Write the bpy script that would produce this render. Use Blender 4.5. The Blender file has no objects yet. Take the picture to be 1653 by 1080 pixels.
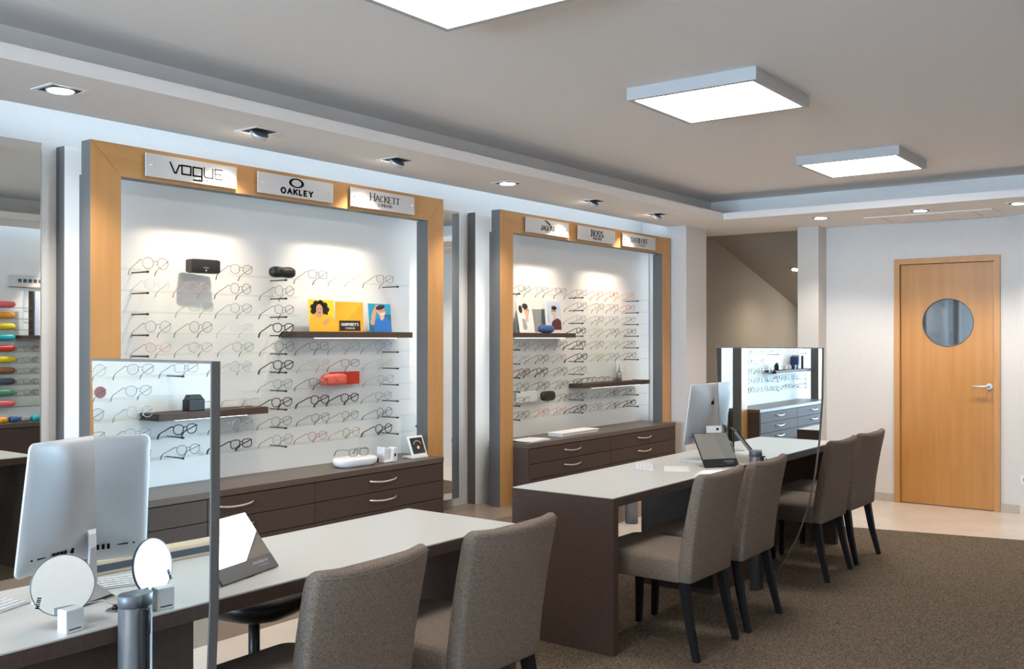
import bpy, bmesh, math, random
from mathutils import Vector, Matrix
PI = math.pi
sc = bpy.context.scene
COL = sc.collection

# ------------------------------------------------------------------ camera, world, exposure
cam_d = bpy.data.cameras.new('camera'); cam = bpy.data.objects.new('camera', cam_d); COL.objects.link(cam)
cam_d.sensor_width = 36.0; cam_d.sensor_fit = 'HORIZONTAL'; cam_d.lens = 1582.0 / 1653.0 * 36.0
cam_d.clip_start = 0.02; cam_d.clip_end = 100
yaw, pit = math.radians(36.863), math.radians(0.17)
cam.location = (0, 0, 1.5)
cam.rotation_euler = (math.radians(90) + pit, 0, yaw - math.radians(90))
sc.camera = cam
sc.view_settings.view_transform = 'Standard'; sc.view_settings.look = 'None'
sc.view_settings.exposure = 0.82; sc.view_settings.gamma = 1.0; sc.view_settings.use_curve_mapping = False
sc.cycles.transparent_max_bounces = 32
sc.cycles.max_bounces = 10; sc.cycles.diffuse_bounces = 4; sc.cycles.glossy_bounces = 6
sc.cycles.sample_clamp_indirect = 6.0
sc.cycles.caustics_reflective = False; sc.cycles.caustics_refractive = False
w = bpy.data.worlds.new('sky'); sc.world = w; w.use_nodes = True
bg = w.node_tree.nodes['Background']; bg.inputs[0].default_value = (0.30, 0.58, 1.0, 1); bg.inputs[1].default_value = 1.2

P_PANEL, P_SPOT, P_DOWN, P_SLOT, P_LED, P_DAY = 8.8, 27.0, 28.0, 3.1, 4.2, 620.0
def lamp(kind, loc, target, power, color, size=0.1, spot=80, blend=0.35, name='lamp', sy=None):
    l = bpy.data.lights.new(name, kind); l.energy = power; l.color = color
    if kind == 'SPOT':
        l.spot_size = math.radians(spot); l.spot_blend = blend; l.shadow_soft_size = size
    if kind == 'AREA':
        l.shape = 'RECTANGLE'; l.size = size; l.size_y = sy or size
    o = bpy.data.objects.new(name, l); COL.objects.link(o); o.location = loc
    o.rotation_euler = (Vector(target) - Vector(loc)).to_track_quat('-Z', 'Y').to_euler()
    return o
# daylight that comes in through the shop window behind the viewer
day = lamp('AREA', (-6.5, 2.1, 1.4), (1.0, 2.2, 1.9), P_DAY, (0.60, 0.78, 1.0), 4.4, name='daylight', sy=2.1)

# ------------------------------------------------------------------ materials
MATS = {}
def principled(name, col, rough=0.5, metal=0.0, spec=0.5, coat=0.0, emis=None, es=0.0):
    m = bpy.data.materials.new(name); m.use_nodes = True
    b = m.node_tree.nodes['Principled BSDF']
    b.inputs['Base Color'].default_value = (*col, 1); b.inputs['Roughness'].default_value = rough
    b.inputs['Metallic'].default_value = metal; b.inputs['Specular IOR Level'].default_value = spec
    b.inputs['Coat Weight'].default_value = coat
    if emis:
        b.inputs['Emission Color'].default_value = (*emis, 1); b.inputs['Emission Strength'].default_value = es
    MATS[name] = m
    return m
def add_noise(m, c1, c2, scale, stretch=(1, 1, 1), detail=4, bump=0.0, bscale=None, lo=0.35, hi=0.65, dist=0.002):
    nt = m.node_tree; b = nt.nodes['Principled BSDF']
    tc = nt.nodes.new('ShaderNodeTexCoord'); mp = nt.nodes.new('ShaderNodeMapping')
    mp.inputs['Scale'].default_value = stretch
    nt.links.new(tc.outputs['Object'], mp.inputs[0])
    n = nt.nodes.new('ShaderNodeTexNoise'); n.inputs['Scale'].default_value = scale; n.inputs['Detail'].default_value = detail
    nt.links.new(mp.outputs[0], n.inputs['Vector'])
    r = nt.nodes.new('ShaderNodeValToRGB'); r.color_ramp.elements[0].position = lo; r.color_ramp.elements[1].position = hi
    r.color_ramp.elements[0].color = (*c1, 1); r.color_ramp.elements[1].color = (*c2, 1)
    nt.links.new(n.outputs['Fac'], r.inputs[0]); nt.links.new(r.outputs[0], b.inputs['Base Color'])
    if bump:
        n2 = n
        if bscale:
            n2 = nt.nodes.new('ShaderNodeTexNoise'); n2.inputs['Scale'].default_value = bscale; n2.inputs['Detail'].default_value = 3
            nt.links.new(mp.outputs[0], n2.inputs['Vector'])
        bp = nt.nodes.new('ShaderNodeBump'); bp.inputs['Strength'].default_value = bump; bp.inputs['Distance'].default_value = dist
        nt.links.new(n2.outputs['Fac'], bp.inputs['Height']); nt.links.new(bp.outputs[0], b.inputs['Normal'])
    return m
wallp = add_noise(principled('wall_paint', (.72, .70, .68), .75), (.67, .65, .635), (.69, .67, .655), 30, bump=.05)
ceilp = add_noise(principled('ceiling_paint', (.86, .82, .79), .85), (.855, .815, .785), (.865, .825, .795), 20, bump=.04)
taupe = add_noise(principled('taupe_paint', (.37, .33, .285), .8), (.36, .32, .275), (.38, .34, .29), 25, bump=.05)
pillshade = principled('shaded_wall_paint', (.60, .57, .53), .8)  # wall tone darkened: the pillar face's own shade is put into the colour
board = principled('white_board', (.80, .79, .765), .55)
wood = add_noise(principled('maple_veneer', (.56, .27, .075), .42), (.50, .25, .082), (.57, .30, .11), 6, (3, 3, .35), 8, lo=.3, hi=.7)
wood_h = add_noise(principled('maple_veneer_across', (.56, .27, .075), .42), (.50, .25, .082), (.57, .30, .11), 6, (.35, 3, 3), 8, lo=.3, hi=.7)
doorw = add_noise(principled('beech_veneer', (.50, .235, .06), .38), (.47, .21, .048), (.54, .26, .07), 5, (4, 4, .3), 8, lo=.3, hi=.7)
dgrey = principled('grey_edge', (.125, .122, .12), .5)
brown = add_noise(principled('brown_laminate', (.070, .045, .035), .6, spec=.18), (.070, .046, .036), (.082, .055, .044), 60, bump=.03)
brownlit = add_noise(principled('brown_laminate_lit', (.11, .080, .062), .38), (.105, .076, .058), (.118, .087, .068), 60)  # lighter copy of the brown laminate, light on the worktops put into the colour
gapm = principled('shadow_gap', (.010, .008, .007), .7)
desktop = principled('white_desk_laminate', (.60, .605, .575), .32)
tile = add_noise(principled('cream_tile', (.66, .58, .50), .22), (.63, .555, .48), (.69, .61, .53), 3, detail=6)
plinthm = principled('beige_plinth', (.30, .235, .18), .25)
carpet = add_noise(principled('carpet_pile', (.13, .105, .075), .97, spec=.1), (.085, .064, .045), (.255, .195, .137), 135, detail=4, bump=1.0, bscale=130, dist=.012, lo=.38, hi=.62)
fabric = add_noise(principled('chair_fabric', (.15, .12, .10), .95, spec=.15), (.15, .115, .09), (.28, .22, .175), 330, (1, 1, .5), 2, bump=.5, bscale=420, dist=.001)
blackw = principled('black_wood', (.006, .005, .005), .6, spec=.25)
blackl = principled('black_leather', (.012, .011, .011), .38)
blackp = principled('black_plastic', (.014, .014, .015), .35)
chrome = principled('brushed_nickel', (.72, .68, .62), .28, 1.0)
steel = principled('grey_steel', (.15, .16, .175), .42, .45)
alu = principled('aluminium', (.62, .64, .67), .45, .55)
whitep = principled('white_plastic', (.78, .78, .79), .35)
whitec = principled('white_card', (.80, .79, .78), .6)
cream = principled('cream_wood', (.66, .53, .38), .5)
slate = principled('slate_felt', (.06, .075, .10), .7)
signm = principled('sign_acrylic', (.60, .60, .61), .35)
inkm = principled('dark_lettering', (.008, .007, .007), .7, spec=.1)
inkg = principled('grey_lettering', (.09, .09, .095), .7, spec=.1)
mirm = principled('mirror_silver', (.86, .90, .89), .008, 1.0)
pane = principled('door_glass', (.045, .06, .07), .03, 0.0, .9, .6)
redm = principled('red_leather', (.60, .035, .02), .4)
red2 = principled('red_card', (.72, .05, .02), .5)
coralm = principled('coral_leather', (.75, .13, .09), .4)
goldm = principled('gold_print', (.85, .62, .25), .4)
tealm = principled('teal_case', (.02, .42, .50), .35)
yellowm = principled('yellow_case', (.85, .62, .02), .35)
orangem = principled('orange_case', (.85, .33, .03), .35)
pinkm = principled('pink_case', (.85, .16, .17), .35)
greenm = principled('green_case', (.10, .33, .18), .35)
bluem = principled('blue_case', (.03, .09, .26), .4)
brownc = principled('brown_case', (.30, .12, .05), .4)
glow = principled('panel_diffuser', (.9, .9, .9), .5, emis=(1, .96, .93), es=P_PANEL)
spotg = principled('lamp_face', (.9, .9, .9), .5, emis=(1, .86, .66), es=20)
slotm = principled('cove_led', (.9, .9, .9), .5, emis=(.62, .82, 1.0), es=P_SLOT)
ledm = principled('rear_led', (.9, .9, .9), .5, emis=(.78, .90, 1.0), es=P_LED)
shelfled = principled('shelf_led', (.9, .9, .9), .5, emis=(.90, .97, .95), es=1.6)
skin = principled('print_skin', (.62, .33, .20), .6); skin2 = principled('print_skin_pale', (.72, .45, .33), .6)
hairm = principled('print_black', (.02, .013, .01), .6); yel = principled('print_yellow', (.85, .62, .02), .6)
yel2 = principled('print_deep_yellow', (.80, .38, .02), .6); yel3 = principled('print_amber', (.86, .47, .03), .6)
turq = principled('print_turquoise', (.01, .30, .48), .6); blu = principled('print_blue', (.02, .16, .50), .6)
blu2 = principled('print_dark_teal', (.01, .13, .22), .6); palebl = principled('print_pale_blue', (.55, .63, .78), .6)
maroon = principled('print_maroon', (.10, .025, .03), .6); navyp = principled('print_navy', (.02, .06, .22), .6)
greyp = principled('print_grey', (.33, .34, .36), .6); redlip = principled('print_red', (.6, .03, .02), .6)
coverd = principled('dark_screen', (.02, .018, .016), .15)

def glassy(name, tint, edge=0.0, gloss=1.0):
    m = bpy.data.materials.new(name); m.use_nodes = True; nt = m.node_tree
    for n in list(nt.nodes): nt.nodes.remove(n)
    out = nt.nodes.new('ShaderNodeOutputMaterial'); mix = nt.nodes.new('ShaderNodeMixShader')
    tr = nt.nodes.new('ShaderNodeBsdfTransparent'); tr.inputs[0].default_value = (*tint, 1)
    gl = nt.nodes.new('ShaderNodeBsdfGlossy'); gl.inputs['Roughness'].default_value = .03
    fr = nt.nodes.new('ShaderNodeLayerWeight'); fr.inputs['Blend'].default_value = .5
    pw = nt.nodes.new('ShaderNodeMath'); pw.operation = 'POWER'; pw.inputs[1].default_value = 6
    mu = nt.nodes.new('ShaderNodeMath'); mu.operation = 'MULTIPLY_ADD'; mu.inputs[1].default_value = .6 * gloss; mu.inputs[2].default_value = .035 * gloss
    nt.links.new(fr.outputs['Facing'], pw.inputs[0]); nt.links.new(pw.outputs[0], mu.inputs[0]); nt.links.new(mu.outputs[0], mix.inputs[0])
    nt.links.new(tr.outputs[0], mix.inputs[1]); nt.links.new(gl.outputs[0], mix.inputs[2]); nt.links.new(mix.outputs[0], out.inputs[0])
    MATS[name] = m
    return m
shelfglass = glassy('shelf_glass', (.945, .98, .97), gloss=.5)
lensglass = glassy('lens_glass', (.975, .985, .985), gloss=.55)
tintlens = glassy('rose_lens', (.62, .45, .45), gloss=1.0)
windowglass = glassy('window_glass', (.95, .98, .98))
acryl = glassy('clear_acrylic', (.93, .97, .97))

# ------------------------------------------------------------------ helpers
def setup(o, mats, parent):
    COL.objects.link(o)
    if parent is not None: o.parent = parent
    return o
class MB:
    """collects shapes, then becomes one mesh object"""
    def __init__(s): s.v = []; s.f = []; s.m = []; s.mats = []; s.sm = []
    def mi(s, mat):
        if mat not in s.mats: s.mats.append(mat)
        return s.mats.index(mat)
    def add(s, vs, fs, mat, smooth=False):
        k = len(s.v); s.v += [tuple(p) for p in vs]; i = s.mi(mat)
        for f in fs: s.f.append(tuple(a + k for a in f)); s.m.append(i); s.sm.append(smooth)
    def box(s, x0, x1, y0, y1, z0, z1, mat):
        vs = [(x, y, z) for x in (x0, x1) for y in (y0, y1) for z in (z0, z1)]
        s.add(vs, [(0, 1, 3, 2), (4, 6, 7, 5), (0, 4, 5, 1), (2, 3, 7, 6), (0, 2, 6, 4), (1, 5, 7, 3)], mat)
    def rings(s, rs, mat, smooth=True, cap=True, closed=False):
        n = len(rs[0]); vs = [p for r in rs for p in r]; fs = []
        m = len(rs)
        for i in range(m if closed else m - 1):
            a = i * n; b = ((i + 1) % m) * n
            for j in range(n):
                k = (j + 1) % n
                fs.append((a + j, a + k, b + k, b + j))
        s.add(vs, fs, mat, smooth)
        if cap and not closed:
            s.add(rs[0], [tuple(reversed(range(n)))], mat); s.add(rs[-1], [tuple(range(n))], mat)
    def prism(s, pts, axis, a, b, mat):
        """pts in the two remaining axes, extruded from a to b along axis"""
        def mk(p, h): return {0: (h, p[0], p[1]), 1: (p[0], h, p[1]), 2: (p[0], p[1], h)}[axis]
        n = len(pts)
        s.add([mk(p, a) for p in pts] + [mk(p, b) for p in pts],
              [tuple(range(n)), tuple(range(2 * n - 1, n - 1, -1))] + [(i, i + n, (i + 1) % n + n, (i + 1) % n) for i in range(n)], mat)
    def cyl(s, c, r, z0, z1, mat, n=24, axis=2, r2=None, smooth=True):
        rs = []
        for h, rr in ((z0, r), (z1, r if r2 is None else r2)):
            ring = []
            for i in range(n):
                a = 2 * PI * i / n; u, v = rr * math.cos(a), rr * math.sin(a)
                ring.append({2: (c[0] + u, c[1] + v, h), 1: (c[0] + u, h, c[1] + v), 0: (h, c[0] + u, c[1] + v)}[axis])
            rs.append(ring)
        s.rings(rs, mat, smooth)
    def tube(s, pts, r, mat, n=6, closed=False, taper=None):
        pts = [Vector(p) for p in pts]; m = len(pts); rs = []
        up0 = Vector((0, 0, 1))
        for i, p in enumerate(pts):
            if closed: d = pts[(i + 1) % m] - pts[i - 1]
            else: d = pts[min(i + 1, m - 1)] - pts[max(i - 1, 0)]
            d.normalize()
            up = up0 if abs(d.dot(up0)) < .95 else Vector((0, 1, 0))
            a = d.cross(up).normalized(); b = a.cross(d).normalized()
            rr = r if taper is None else r * taper[i]
            rs.append([tuple(p + a * rr * math.cos(2 * PI * k / n) + b * rr * math.sin(2 * PI * k / n)) for k in range(n)])
        if closed:
            # keep frames consistent for planar loops
            s.rings(rs, mat, True, False, True)
        else: s.rings(rs, mat, True, True)
    def build(s, name, parent=None, bevel=0.0, seg=2, link=True):
        me = bpy.data.meshes.new(name); me.from_pydata(s.v, [], s.f)
        for m in s.mats: me.materials.append(m)
        me.polygons.foreach_set('material_index', s.m); me.polygons.foreach_set('use_smooth', s.sm)
        me.update()
        bm = bmesh.new(); bm.from_mesh(me)
        bmesh.ops.remove_doubles(bm, verts=bm.verts, dist=1e-6)
        bmesh.ops.recalc_face_normals(bm, faces=bm.faces)
        if bevel:
            es = [e for e in bm.edges if len(e.link_faces) == 2 and e.calc_face_angle(0) > .5]
            bmesh.ops.bevel(bm, geom=es, offset=bevel, segments=seg, affect='EDGES', profile=.5, clamp_overlap=True)
        bm.to_mesh(me); bm.free()
        o = bpy.data.objects.new(name, me)
        if link: COL.objects.link(o)
        if parent is not None: o.parent = parent
        return o
def tag(o, label, cat, group=None):
    o['label'] = label; o['category'] = cat
    if group: o['group'] = group
    return o
def thing(name, label, cat, loc=(0, 0, 0), rotz=0.0, group=None):
    o = bpy.data.objects.new(name, None); COL.objects.link(o); o.location = loc; o.rotation_euler = (0, 0, rotz)
    o.empty_display_size = .05
    return tag(o, label, cat, group)
def struct(o):
    o['kind'] = 'structure'; return o
def bx(name, r, mat, parent=None, bevel=0.0, seg=2):
    m = MB(); m.box(*r, mat); return m.build(name, parent, bevel, seg)
def copy_tree(o, parent=None):
    c = o.copy(); COL.objects.link(c); c.parent = parent
    for ch in list(o.children): copy_tree(ch, c)
    return c
def rrect(w, d, r, n=5, cx=0, cy=0):
    pts = []
    for qx, qy, a0 in ((1, 1, 0), (-1, 1, 90), (-1, -1, 180), (1, -1, 270)):
        for i in range(n + 1):
            a = math.radians(a0 + 90 * i / n)
            pts.append((cx + qx * (w / 2 - r) + r * math.cos(a), cy + qy * (d / 2 - r) + r * math.sin(a)))
    return pts

# stroke lettering: letters as polylines in a box of width 1 and height 1
def arc(cx, cy, rx, ry, a0, a1, n=12):
    return [(cx + rx * math.cos(math.radians(a0 + (a1 - a0) * i / n)), cy + ry * math.sin(math.radians(a0 + (a1 - a0) * i / n))) for i in range(n + 1)]
GL = {
 'A': (1, [[(0, 0), (.5, 1), (1, 0)], [(.2, .36), (.8, .36)]]),
 'B': (.8, [[(0, 0), (0, 1)], [(0, 1), (.5, 1)] + arc(.5, .75, .35, .25, 90, -90) + [(0, .5)], [(0, .5), (.55, .5)] + arc(.55, .25, .4, .25, 90, -90) + [(0, 0)]]),
 'C': (.9, [arc(.5, .5, .5, .5, 50, 310, 20)]),
 'D': (.9, [[(0, 0), (0, 1)], [(0, 1), (.4, 1)] + arc(.4, .5, .55, .5, 90, -90, 16) + [(0, 0)]]),
 'E': (.7, [[(0, 0), (0, 1)], [(0, 1), (.9, 1)], [(0, .5), (.75, .5)], [(0, 0), (.9, 0)]]),
 'F': (.7, [[(0, 0), (0, 1)], [(0, 1), (.9, 1)], [(0, .5), (.75, .5)]]),
 'G': (.95, [arc(.5, .5, .5, .5, 50, 330, 20) + [(1, .48), (.6, .48)]]),
 'H': (.85, [[(0, 0), (0, 1)], [(1, 0), (1, 1)], [(0, .5), (1, .5)]]),
 'I': (.12, [[(.5, 0), (.5, 1)]]),
 'J': (.55, [[(.8, 1), (.8, .3)] + arc(.4, .3, .4, .3, 0, -160)]),
 'K': (.8, [[(0, 0), (0, 1)], [(1, 1), (0, .45)], [(.3, .62), (1, 0)]]),
 'L': (.65, [[(0, 1), (0, 0)], [(0, 0), (.9, 0)]]),
 'M': (1, [[(0, 0), (0, 1), (.5, .2), (1, 1), (1, 0)]]),
 'N': (.85, [[(0, 0), (0, 1), (1, 0), (1, 1)]]),
 'O': (1, [arc(.5, .5, .5, .5, 0, 360, 24)]),
 'P': (.75, [[(0, 0), (0, 1)], [(0, 1), (.5, 1)] + arc(.5, .74, .4, .26, 90, -90) + [(0, .48)]]),
 'R': (.8, [[(0, 0), (0, 1)], [(0, 1), (.5, 1)] + arc(.5, .74, .4, .26, 90, -90) + [(0, .48)], [(.4, .48), (1, 0)]]),
 'S': (.75, [arc(.5, .74, .42, .26, 30, 270, 14) + arc(.5, .24, .45, .24, 90, -150, 14)]),
 'T': (.8, [[(0, 1), (1, 1)], [(.5, 1), (.5, 0)]]),
 'U': (.85, [[(0, 1), (0, .35)] + arc(.5, .35, .5, .35, 180, 360) + [(1, 1)]]),
 'V': (.9, [[(0, 1), (.5, 0), (1, 1)]]),
 'W': (1.3, [[(0, 1), (.25, 0), (.5, 1), (.75, 0), (1, 1)]]),
 'X': (.9, [[(0, 0), (1, 1)], [(0, 1), (1, 0)]]),
 'Y': (.9, [[(0, 1), (.5, .5), (1, 1)], [(.5, .5), (.5, 0)]]),
 "'": (.1, [[(.5, 1), (.4, .75)]]),
 '-': (.5, [[(0, .5), (1, .5)]]),
}
def ribbon(mb, pts, t, y, mat, contrast=1.0, th=.0012):
    for a, b in zip(pts, pts[1:]):
        dx, dz = b[0] - a[0], b[1] - a[1]; L = math.hypot(dx, dz)
        if L < 1e-7: continue
        ux, uz = dx / L, dz / L
        k = t * (1 - (1 - contrast) * abs(ux)) / 2; e = k * .6
        A = (a[0] - ux * e, a[1] - uz * e); B = (b[0] + ux * e, b[1] + uz * e)
        q = [(A[0] - uz * k, A[1] + ux * k), (B[0] - uz * k, B[1] + ux * k), (B[0] + uz * k, B[1] - ux * k), (A[0] + uz * k, A[1] - ux * k)]
        mb.prism(q, 1, y, y - th, mat)
def text_w(s, h, ws, gap): return sum((GL[c][0] if c in GL else .5) * h * ws + gap for c in s) - gap
def lettering(mb, s, cx, z, h, t, y, mat, ws=.75, gap=None, contrast=1.0, serif=False, big_first=1.0):
    gap = h * .22 if gap is None else gap
    tot = text_w(s, h, ws, gap) + (big_first - 1) * h * ws * .8
    x = cx - tot / 2
    for i, c in enumerate(s):
        if c not in GL: x += .5 * h * ws + gap; continue
        gw, strokes = GL[c]; hh = h * (big_first if i == 0 else 1.0); wd = gw * hh * ws
        for st in strokes:
            pts = [(x + p[0] * wd if c != 'I' else x + wd * .5, z + p[1] * hh) for p in st]
            ribbon(mb, pts, t, y, mat, contrast)
            if serif and len(st) < 6:
                for p in (pts[0], pts[-1]):
                    if abs(p[1] - z) < hh * .02 or abs(p[1] - z - hh) < hh * .02:
                        sv = t * .95
                        ribbon(mb, [(p[0] - sv, p[1]), (p[0] + sv, p[1])], t * .35, y - .0001, mat)
        x += wd + gap
def squiggle(mb, cx, z, wd, h, y, mat, n=8):
    """writing too small to read: a row of short uneven bars"""
    rnd = random.Random(int(abs(cx) * 1000) + n)
    x = cx - wd / 2; st = wd / n
    for i in range(n):
        ww = st * rnd.uniform(.55, .8)
        mb.box(x, x + ww, y - .0006, y, z, z + h * rnd.uniform(.75, 1), mat); x += st

# ------------------------------------------------------------------ room shell
YW, XB, XF, YR = 4.63, 9.25, -6.0, -0.45
ZS, ZL, ZC = 2.541, 2.60, 2.762
struct(bx('floor', (XF, 13.2, YR, YW, -.12, 0), tile))
m = MB(); m.prism([(XF + .01, YR + .01), (8.36, YR + .01), (8.01, 1.31), (7.742, 2.542), (7.57, 3.3), (XF + .01, 3.3)], 2, 0.0, .012, carpet)
tag(m.build('carpet'), 'brown grey short pile carpet under the desks and chairs', 'carpet')
struct(bx('wall_left', (XF, 13.2, YW, YW + .15, -.12, 3.0), wallp))
struct(bx('wall_right', (XF, 13.2, YR - .15, YR, -.12, 3.0), wallp))
# wall with the door: four pieces of one wall
m = MB()
DY0, DY1, DZ = 1.742, 2.522, 2.16
m.box(XB, XB + .15, YR, DY0 - .05, -.12, 2.9, wallp); m.box(XB, XB + .15, DY1 + .05, 3.2, -.12, 2.9, wallp)
m.box(XB, XB + .15, DY0 - .05, DY1 + .05, DZ + .05, 2.9, wallp); m.box(9.20, XB, YR, 1.535, 0, ZS, wallp)
struct(m.build('wall_back'))
struct(bx('trim_1', (9.04, XB + .15, 3.2, 3.4, -.12, 2.9), pillshade))
struct(bx('trim_2', (8.255, 8.68, 4.167, YW, -.12, 2.9), wallp))
# stairwell beyond: side wall in taupe, sloping ceiling, end wall
struct(bx('wall_stairwell_side', (8.70, 13.2, YW - .012, YW, 0, 2.9), taupe))
struct(bx('wall_stairwell_end', (13.0, 13.15, 3.2, YW - .012, -.12, 2.9), taupe))
struct(bx('wall_stairwell_right', (XB + .15, 13.0, 3.05, 3.2, -.12, 2.9), taupe))
m = MB(); m.prism([(9.31, 2.70), (13.0, 1.68), (13.0, 1.78), (9.31, 2.80)], 1, 3.2, YW - .012, taupe)
struct(m.build('ceiling_stairwell'))
# window wall behind the viewer
m = MB(); m.box(XF - .15, XF, YR - .15, .05, -.12, 3.0, wallp); m.box(XF - .15, XF, 4.3, YW + .15, -.12, 3.0, wallp)
m.box(XF - .15, XF, .05, 4.3, 2.5, 3.0, wallp); m.box(XF - .15, XF, .05, 4.3, -.12, .35, wallp)
struct(m.build('wall_front'))
wn = bpy.data.objects.new('window_1', None); COL.objects.link(wn); struct(wn)
m = MB()
for y0, y1 in ((.05, .11), (1.42, 1.48), (2.86, 2.92), (4.24, 4.3)): m.box(XF - .1, XF - .04, y0, y1, .35, 2.5, dgrey)
m.box(XF - .1, XF - .04, .05, 4.3, .35, .41, dgrey); m.box(XF - .1, XF - .04, .05, 4.3, 2.44, 2.5, dgrey)
m.build('window_frame', wn)
for y0, y1 in ((.11, 1.42), (1.48, 2.86), (2.92, 4.24)): bx('window_pane', (XF - .075, XF - .065, y0, y1, .41, 2.44), windowglass, wn)
# ceiling: raised middle, shadow-gap cove and lower soffits round it
struct(bx('ceiling', (XF, 13.2, YR, YW, ZC, 3.0), ceilp))
def soffit(name, r, up):
    m = MB(); m.box(*r, ZS, ZL, ceilp); m.box(*up, ZL, ZC, ceilp); return struct(m.build(name))
soffit('trim_3', (XF, 8.26, 3.704, 4.365), (XF, 8.26, 4.01, 4.365))
soffit('trim_4', (8.063, 9.31, .45, 3.704), (8.45, 9.31, .45, 3.704))
m = MB(); m.box(8.262, 9.31, 3.704, YW - .013, ZS + .0005, ZL, ceilp); m.box(8.45, 9.31, 3.704, YW - .013, ZL, ZC, ceilp); m.box(8.26, 8.45, 4.01, YW - .013, ZL, ZC, ceilp)
struct(m.build('trim_5'))
soffit('trim_6', (XF, 9.2, -.19, .45), (XF, 9.2, -.19, .14))
struct(bx('trim_8', (9.2, 9.25, YR, .45, ZS, ZC), ceilp))
def board_strip(name, r):
    return struct(bx(name, r, principled('baseboard_' + name, (.50, .43, .37), .4)))
board_strip('baseboard_back', (XB - .012, XB, DY1 + .05, 3.2, 0, .075))
board_strip('baseboard_right', (XB - .012, XB, 1.535, DY0 - .05, 0, .075))
struct(bx('trim_7', (XF, 8.26, 4.06, YW, 0, .27), plinthm))

# door
dr = bpy.data.objects.new('door_1', None); COL.objects.link(dr); struct(dr)
m = MB()
m.box(XB - .02, XB + .15, DY0 - .05, DY0, 0, DZ + .05, wood); m.box(XB - .02, XB + .15, DY1, DY1 + .05, 0, DZ + .05, wood)
m.box(XB - .02, XB + .15, DY0, DY1, DZ, DZ + .05, wood)
m.build('door_frame', dr, .002, 1)
cy, cz, R = (DY0 + DY1) / 2 - .012, 1.632, .208
m = MB(); N = 48
circ = [(cy + R * math.cos(2 * PI * i / N), cz + R * math.sin(2 * PI * i / N)) for i in range(N)]
y0, y1, z0, z1 = DY0 + .004, DY1 - .004, .006, DZ - .004
def edge_pt(i):
    a = 2 * PI * i / N; c, s_ = math.cos(a), math.sin(a)
    ts = []
    if c > 1e-9: ts.append((y1 - cy) / c)
    if c < -1e-9: ts.append((y0 - cy) / c)
    if s_ > 1e-9: ts.append((z1 - cz) / s_)
    if s_ < -1e-9: ts.append((z0 - cz) / s_)
    t = min(ts); return (cy + c * t, cz + s_ * t)
outer = [edge_pt(i) for i in range(N)]
corners = {}
for (qy, qz) in ((y0, z0), (y0, z1), (y1, z0), (y1, z1)):
    i = min(range(N), key=lambda k: (outer[k][0] - qy) ** 2 + (outer[k][1] - qz) ** 2); outer[i] = (qy, qz)
vs = [(XB + .01, p[0], p[1]) for p in circ] + [(XB + .01, p[0], p[1]) for p in outer] + [(XB + .05, p[0], p[1]) for p in circ] + [(XB + .05, p[0], p[1]) for p in outer]
fs = []
for i in range(N):
    j = (i + 1) % N
    fs += [(i, j, j + N, i + N), (i + 2 * N, i + 3 * N, j + 3 * N, j + 2 * N), (i, i + 2 * N, j + 2 * N, j), (i + N, j + N, j + 3 * N, i + 3 * N)]
m.add(vs, fs, doorw); leaf = m.build('door_leaf', dr)
m = MB(); m.cyl((cy, cz), R, XB + .022, XB + .032, pane, 48, 0); m.build('porthole_glass', leaf)
m = MB(); m.rings([[(XB + x, cy + (R + d) * math.cos(2 * PI * i / N), cz + (R + d) * math.sin(2 * PI * i / N)) for i in range(N)] for x, d in ((.011, .006), (.006, .006), (.006, 0), (.02, -.001))], dgrey, cap=False)
m.build('porthole_ring', leaf)
hd = MB(); hd.cyl((1.782, 1.075), .026, XB - .001, XB + .01, alu, 24, 0); hd.tube([(XB, 1.782, 1.075), (XB - .045, 1.782, 1.075), (XB - .055, 1.80, 1.075), (XB - .055, 1.905, 1.072)], .010, alu, 10)
hd.build('door_handle', leaf)
struct(bx('wall_behind_door', (XB + .16, XB + .2, 1.5, 2.7, 0, 2.4), wallp))
so = thing('wall_socket', 'white wall socket on the white wall to the right of the wooden door', 'socket', (9.20, 1.492, .30 - .0))
m = MB(); m.box(-.010, 0, -.04, .04, -.04, .04, whitep); m.build('plate', so, .003)
m = MB(); m.cyl((0, 0), .02, -.012, -.009, greyp, 16, 0); m.box(-.013, -.011, -.012, .012, .012, .022, blackp); m.build('outlet', so)

# ------------------------------------------------------------------ ceiling lights
frm = principled('light_frame_grey', (.50, .50, .50), .5)
WORDS_P = ['cut off by the top of the photo', 'the middle and fully visible one', 'smallest and closest to the wooden door', 'over the front end of the desk row, reflected only', 'close to the shop window, reflected only']
for i, x0 in enumerate((2.235, 4.32, 6.66, .05, -2.1)):
    y0, s_ = 1.822, .69
    t = thing('ceiling_light', 'square ceiling panel light, ' + WORDS_P[i], 'ceiling light', (x0, y0, 2.70), 0, 'square panel lights in the ceiling recess')
    m = MB(); f_ = .028
    whitep_ = whitep; m.box(0, s_, 0, f_, 0, .062, frm); m.box(0, s_, s_ - f_, s_, 0, .062, frm)
    m.box(0, f_, f_, s_ - f_, 0, .062, frm); m.box(s_ - f_, s_, f_, s_ - f_, 0, .062, frm); m.box(f_, s_ - f_, f_, s_ - f_, .03, .062, frm)
    m.build('light_frame', t)
    bx('diffuser', (f_, s_ - f_, f_, s_ - f_, .006, .012), glow, t)
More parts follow.
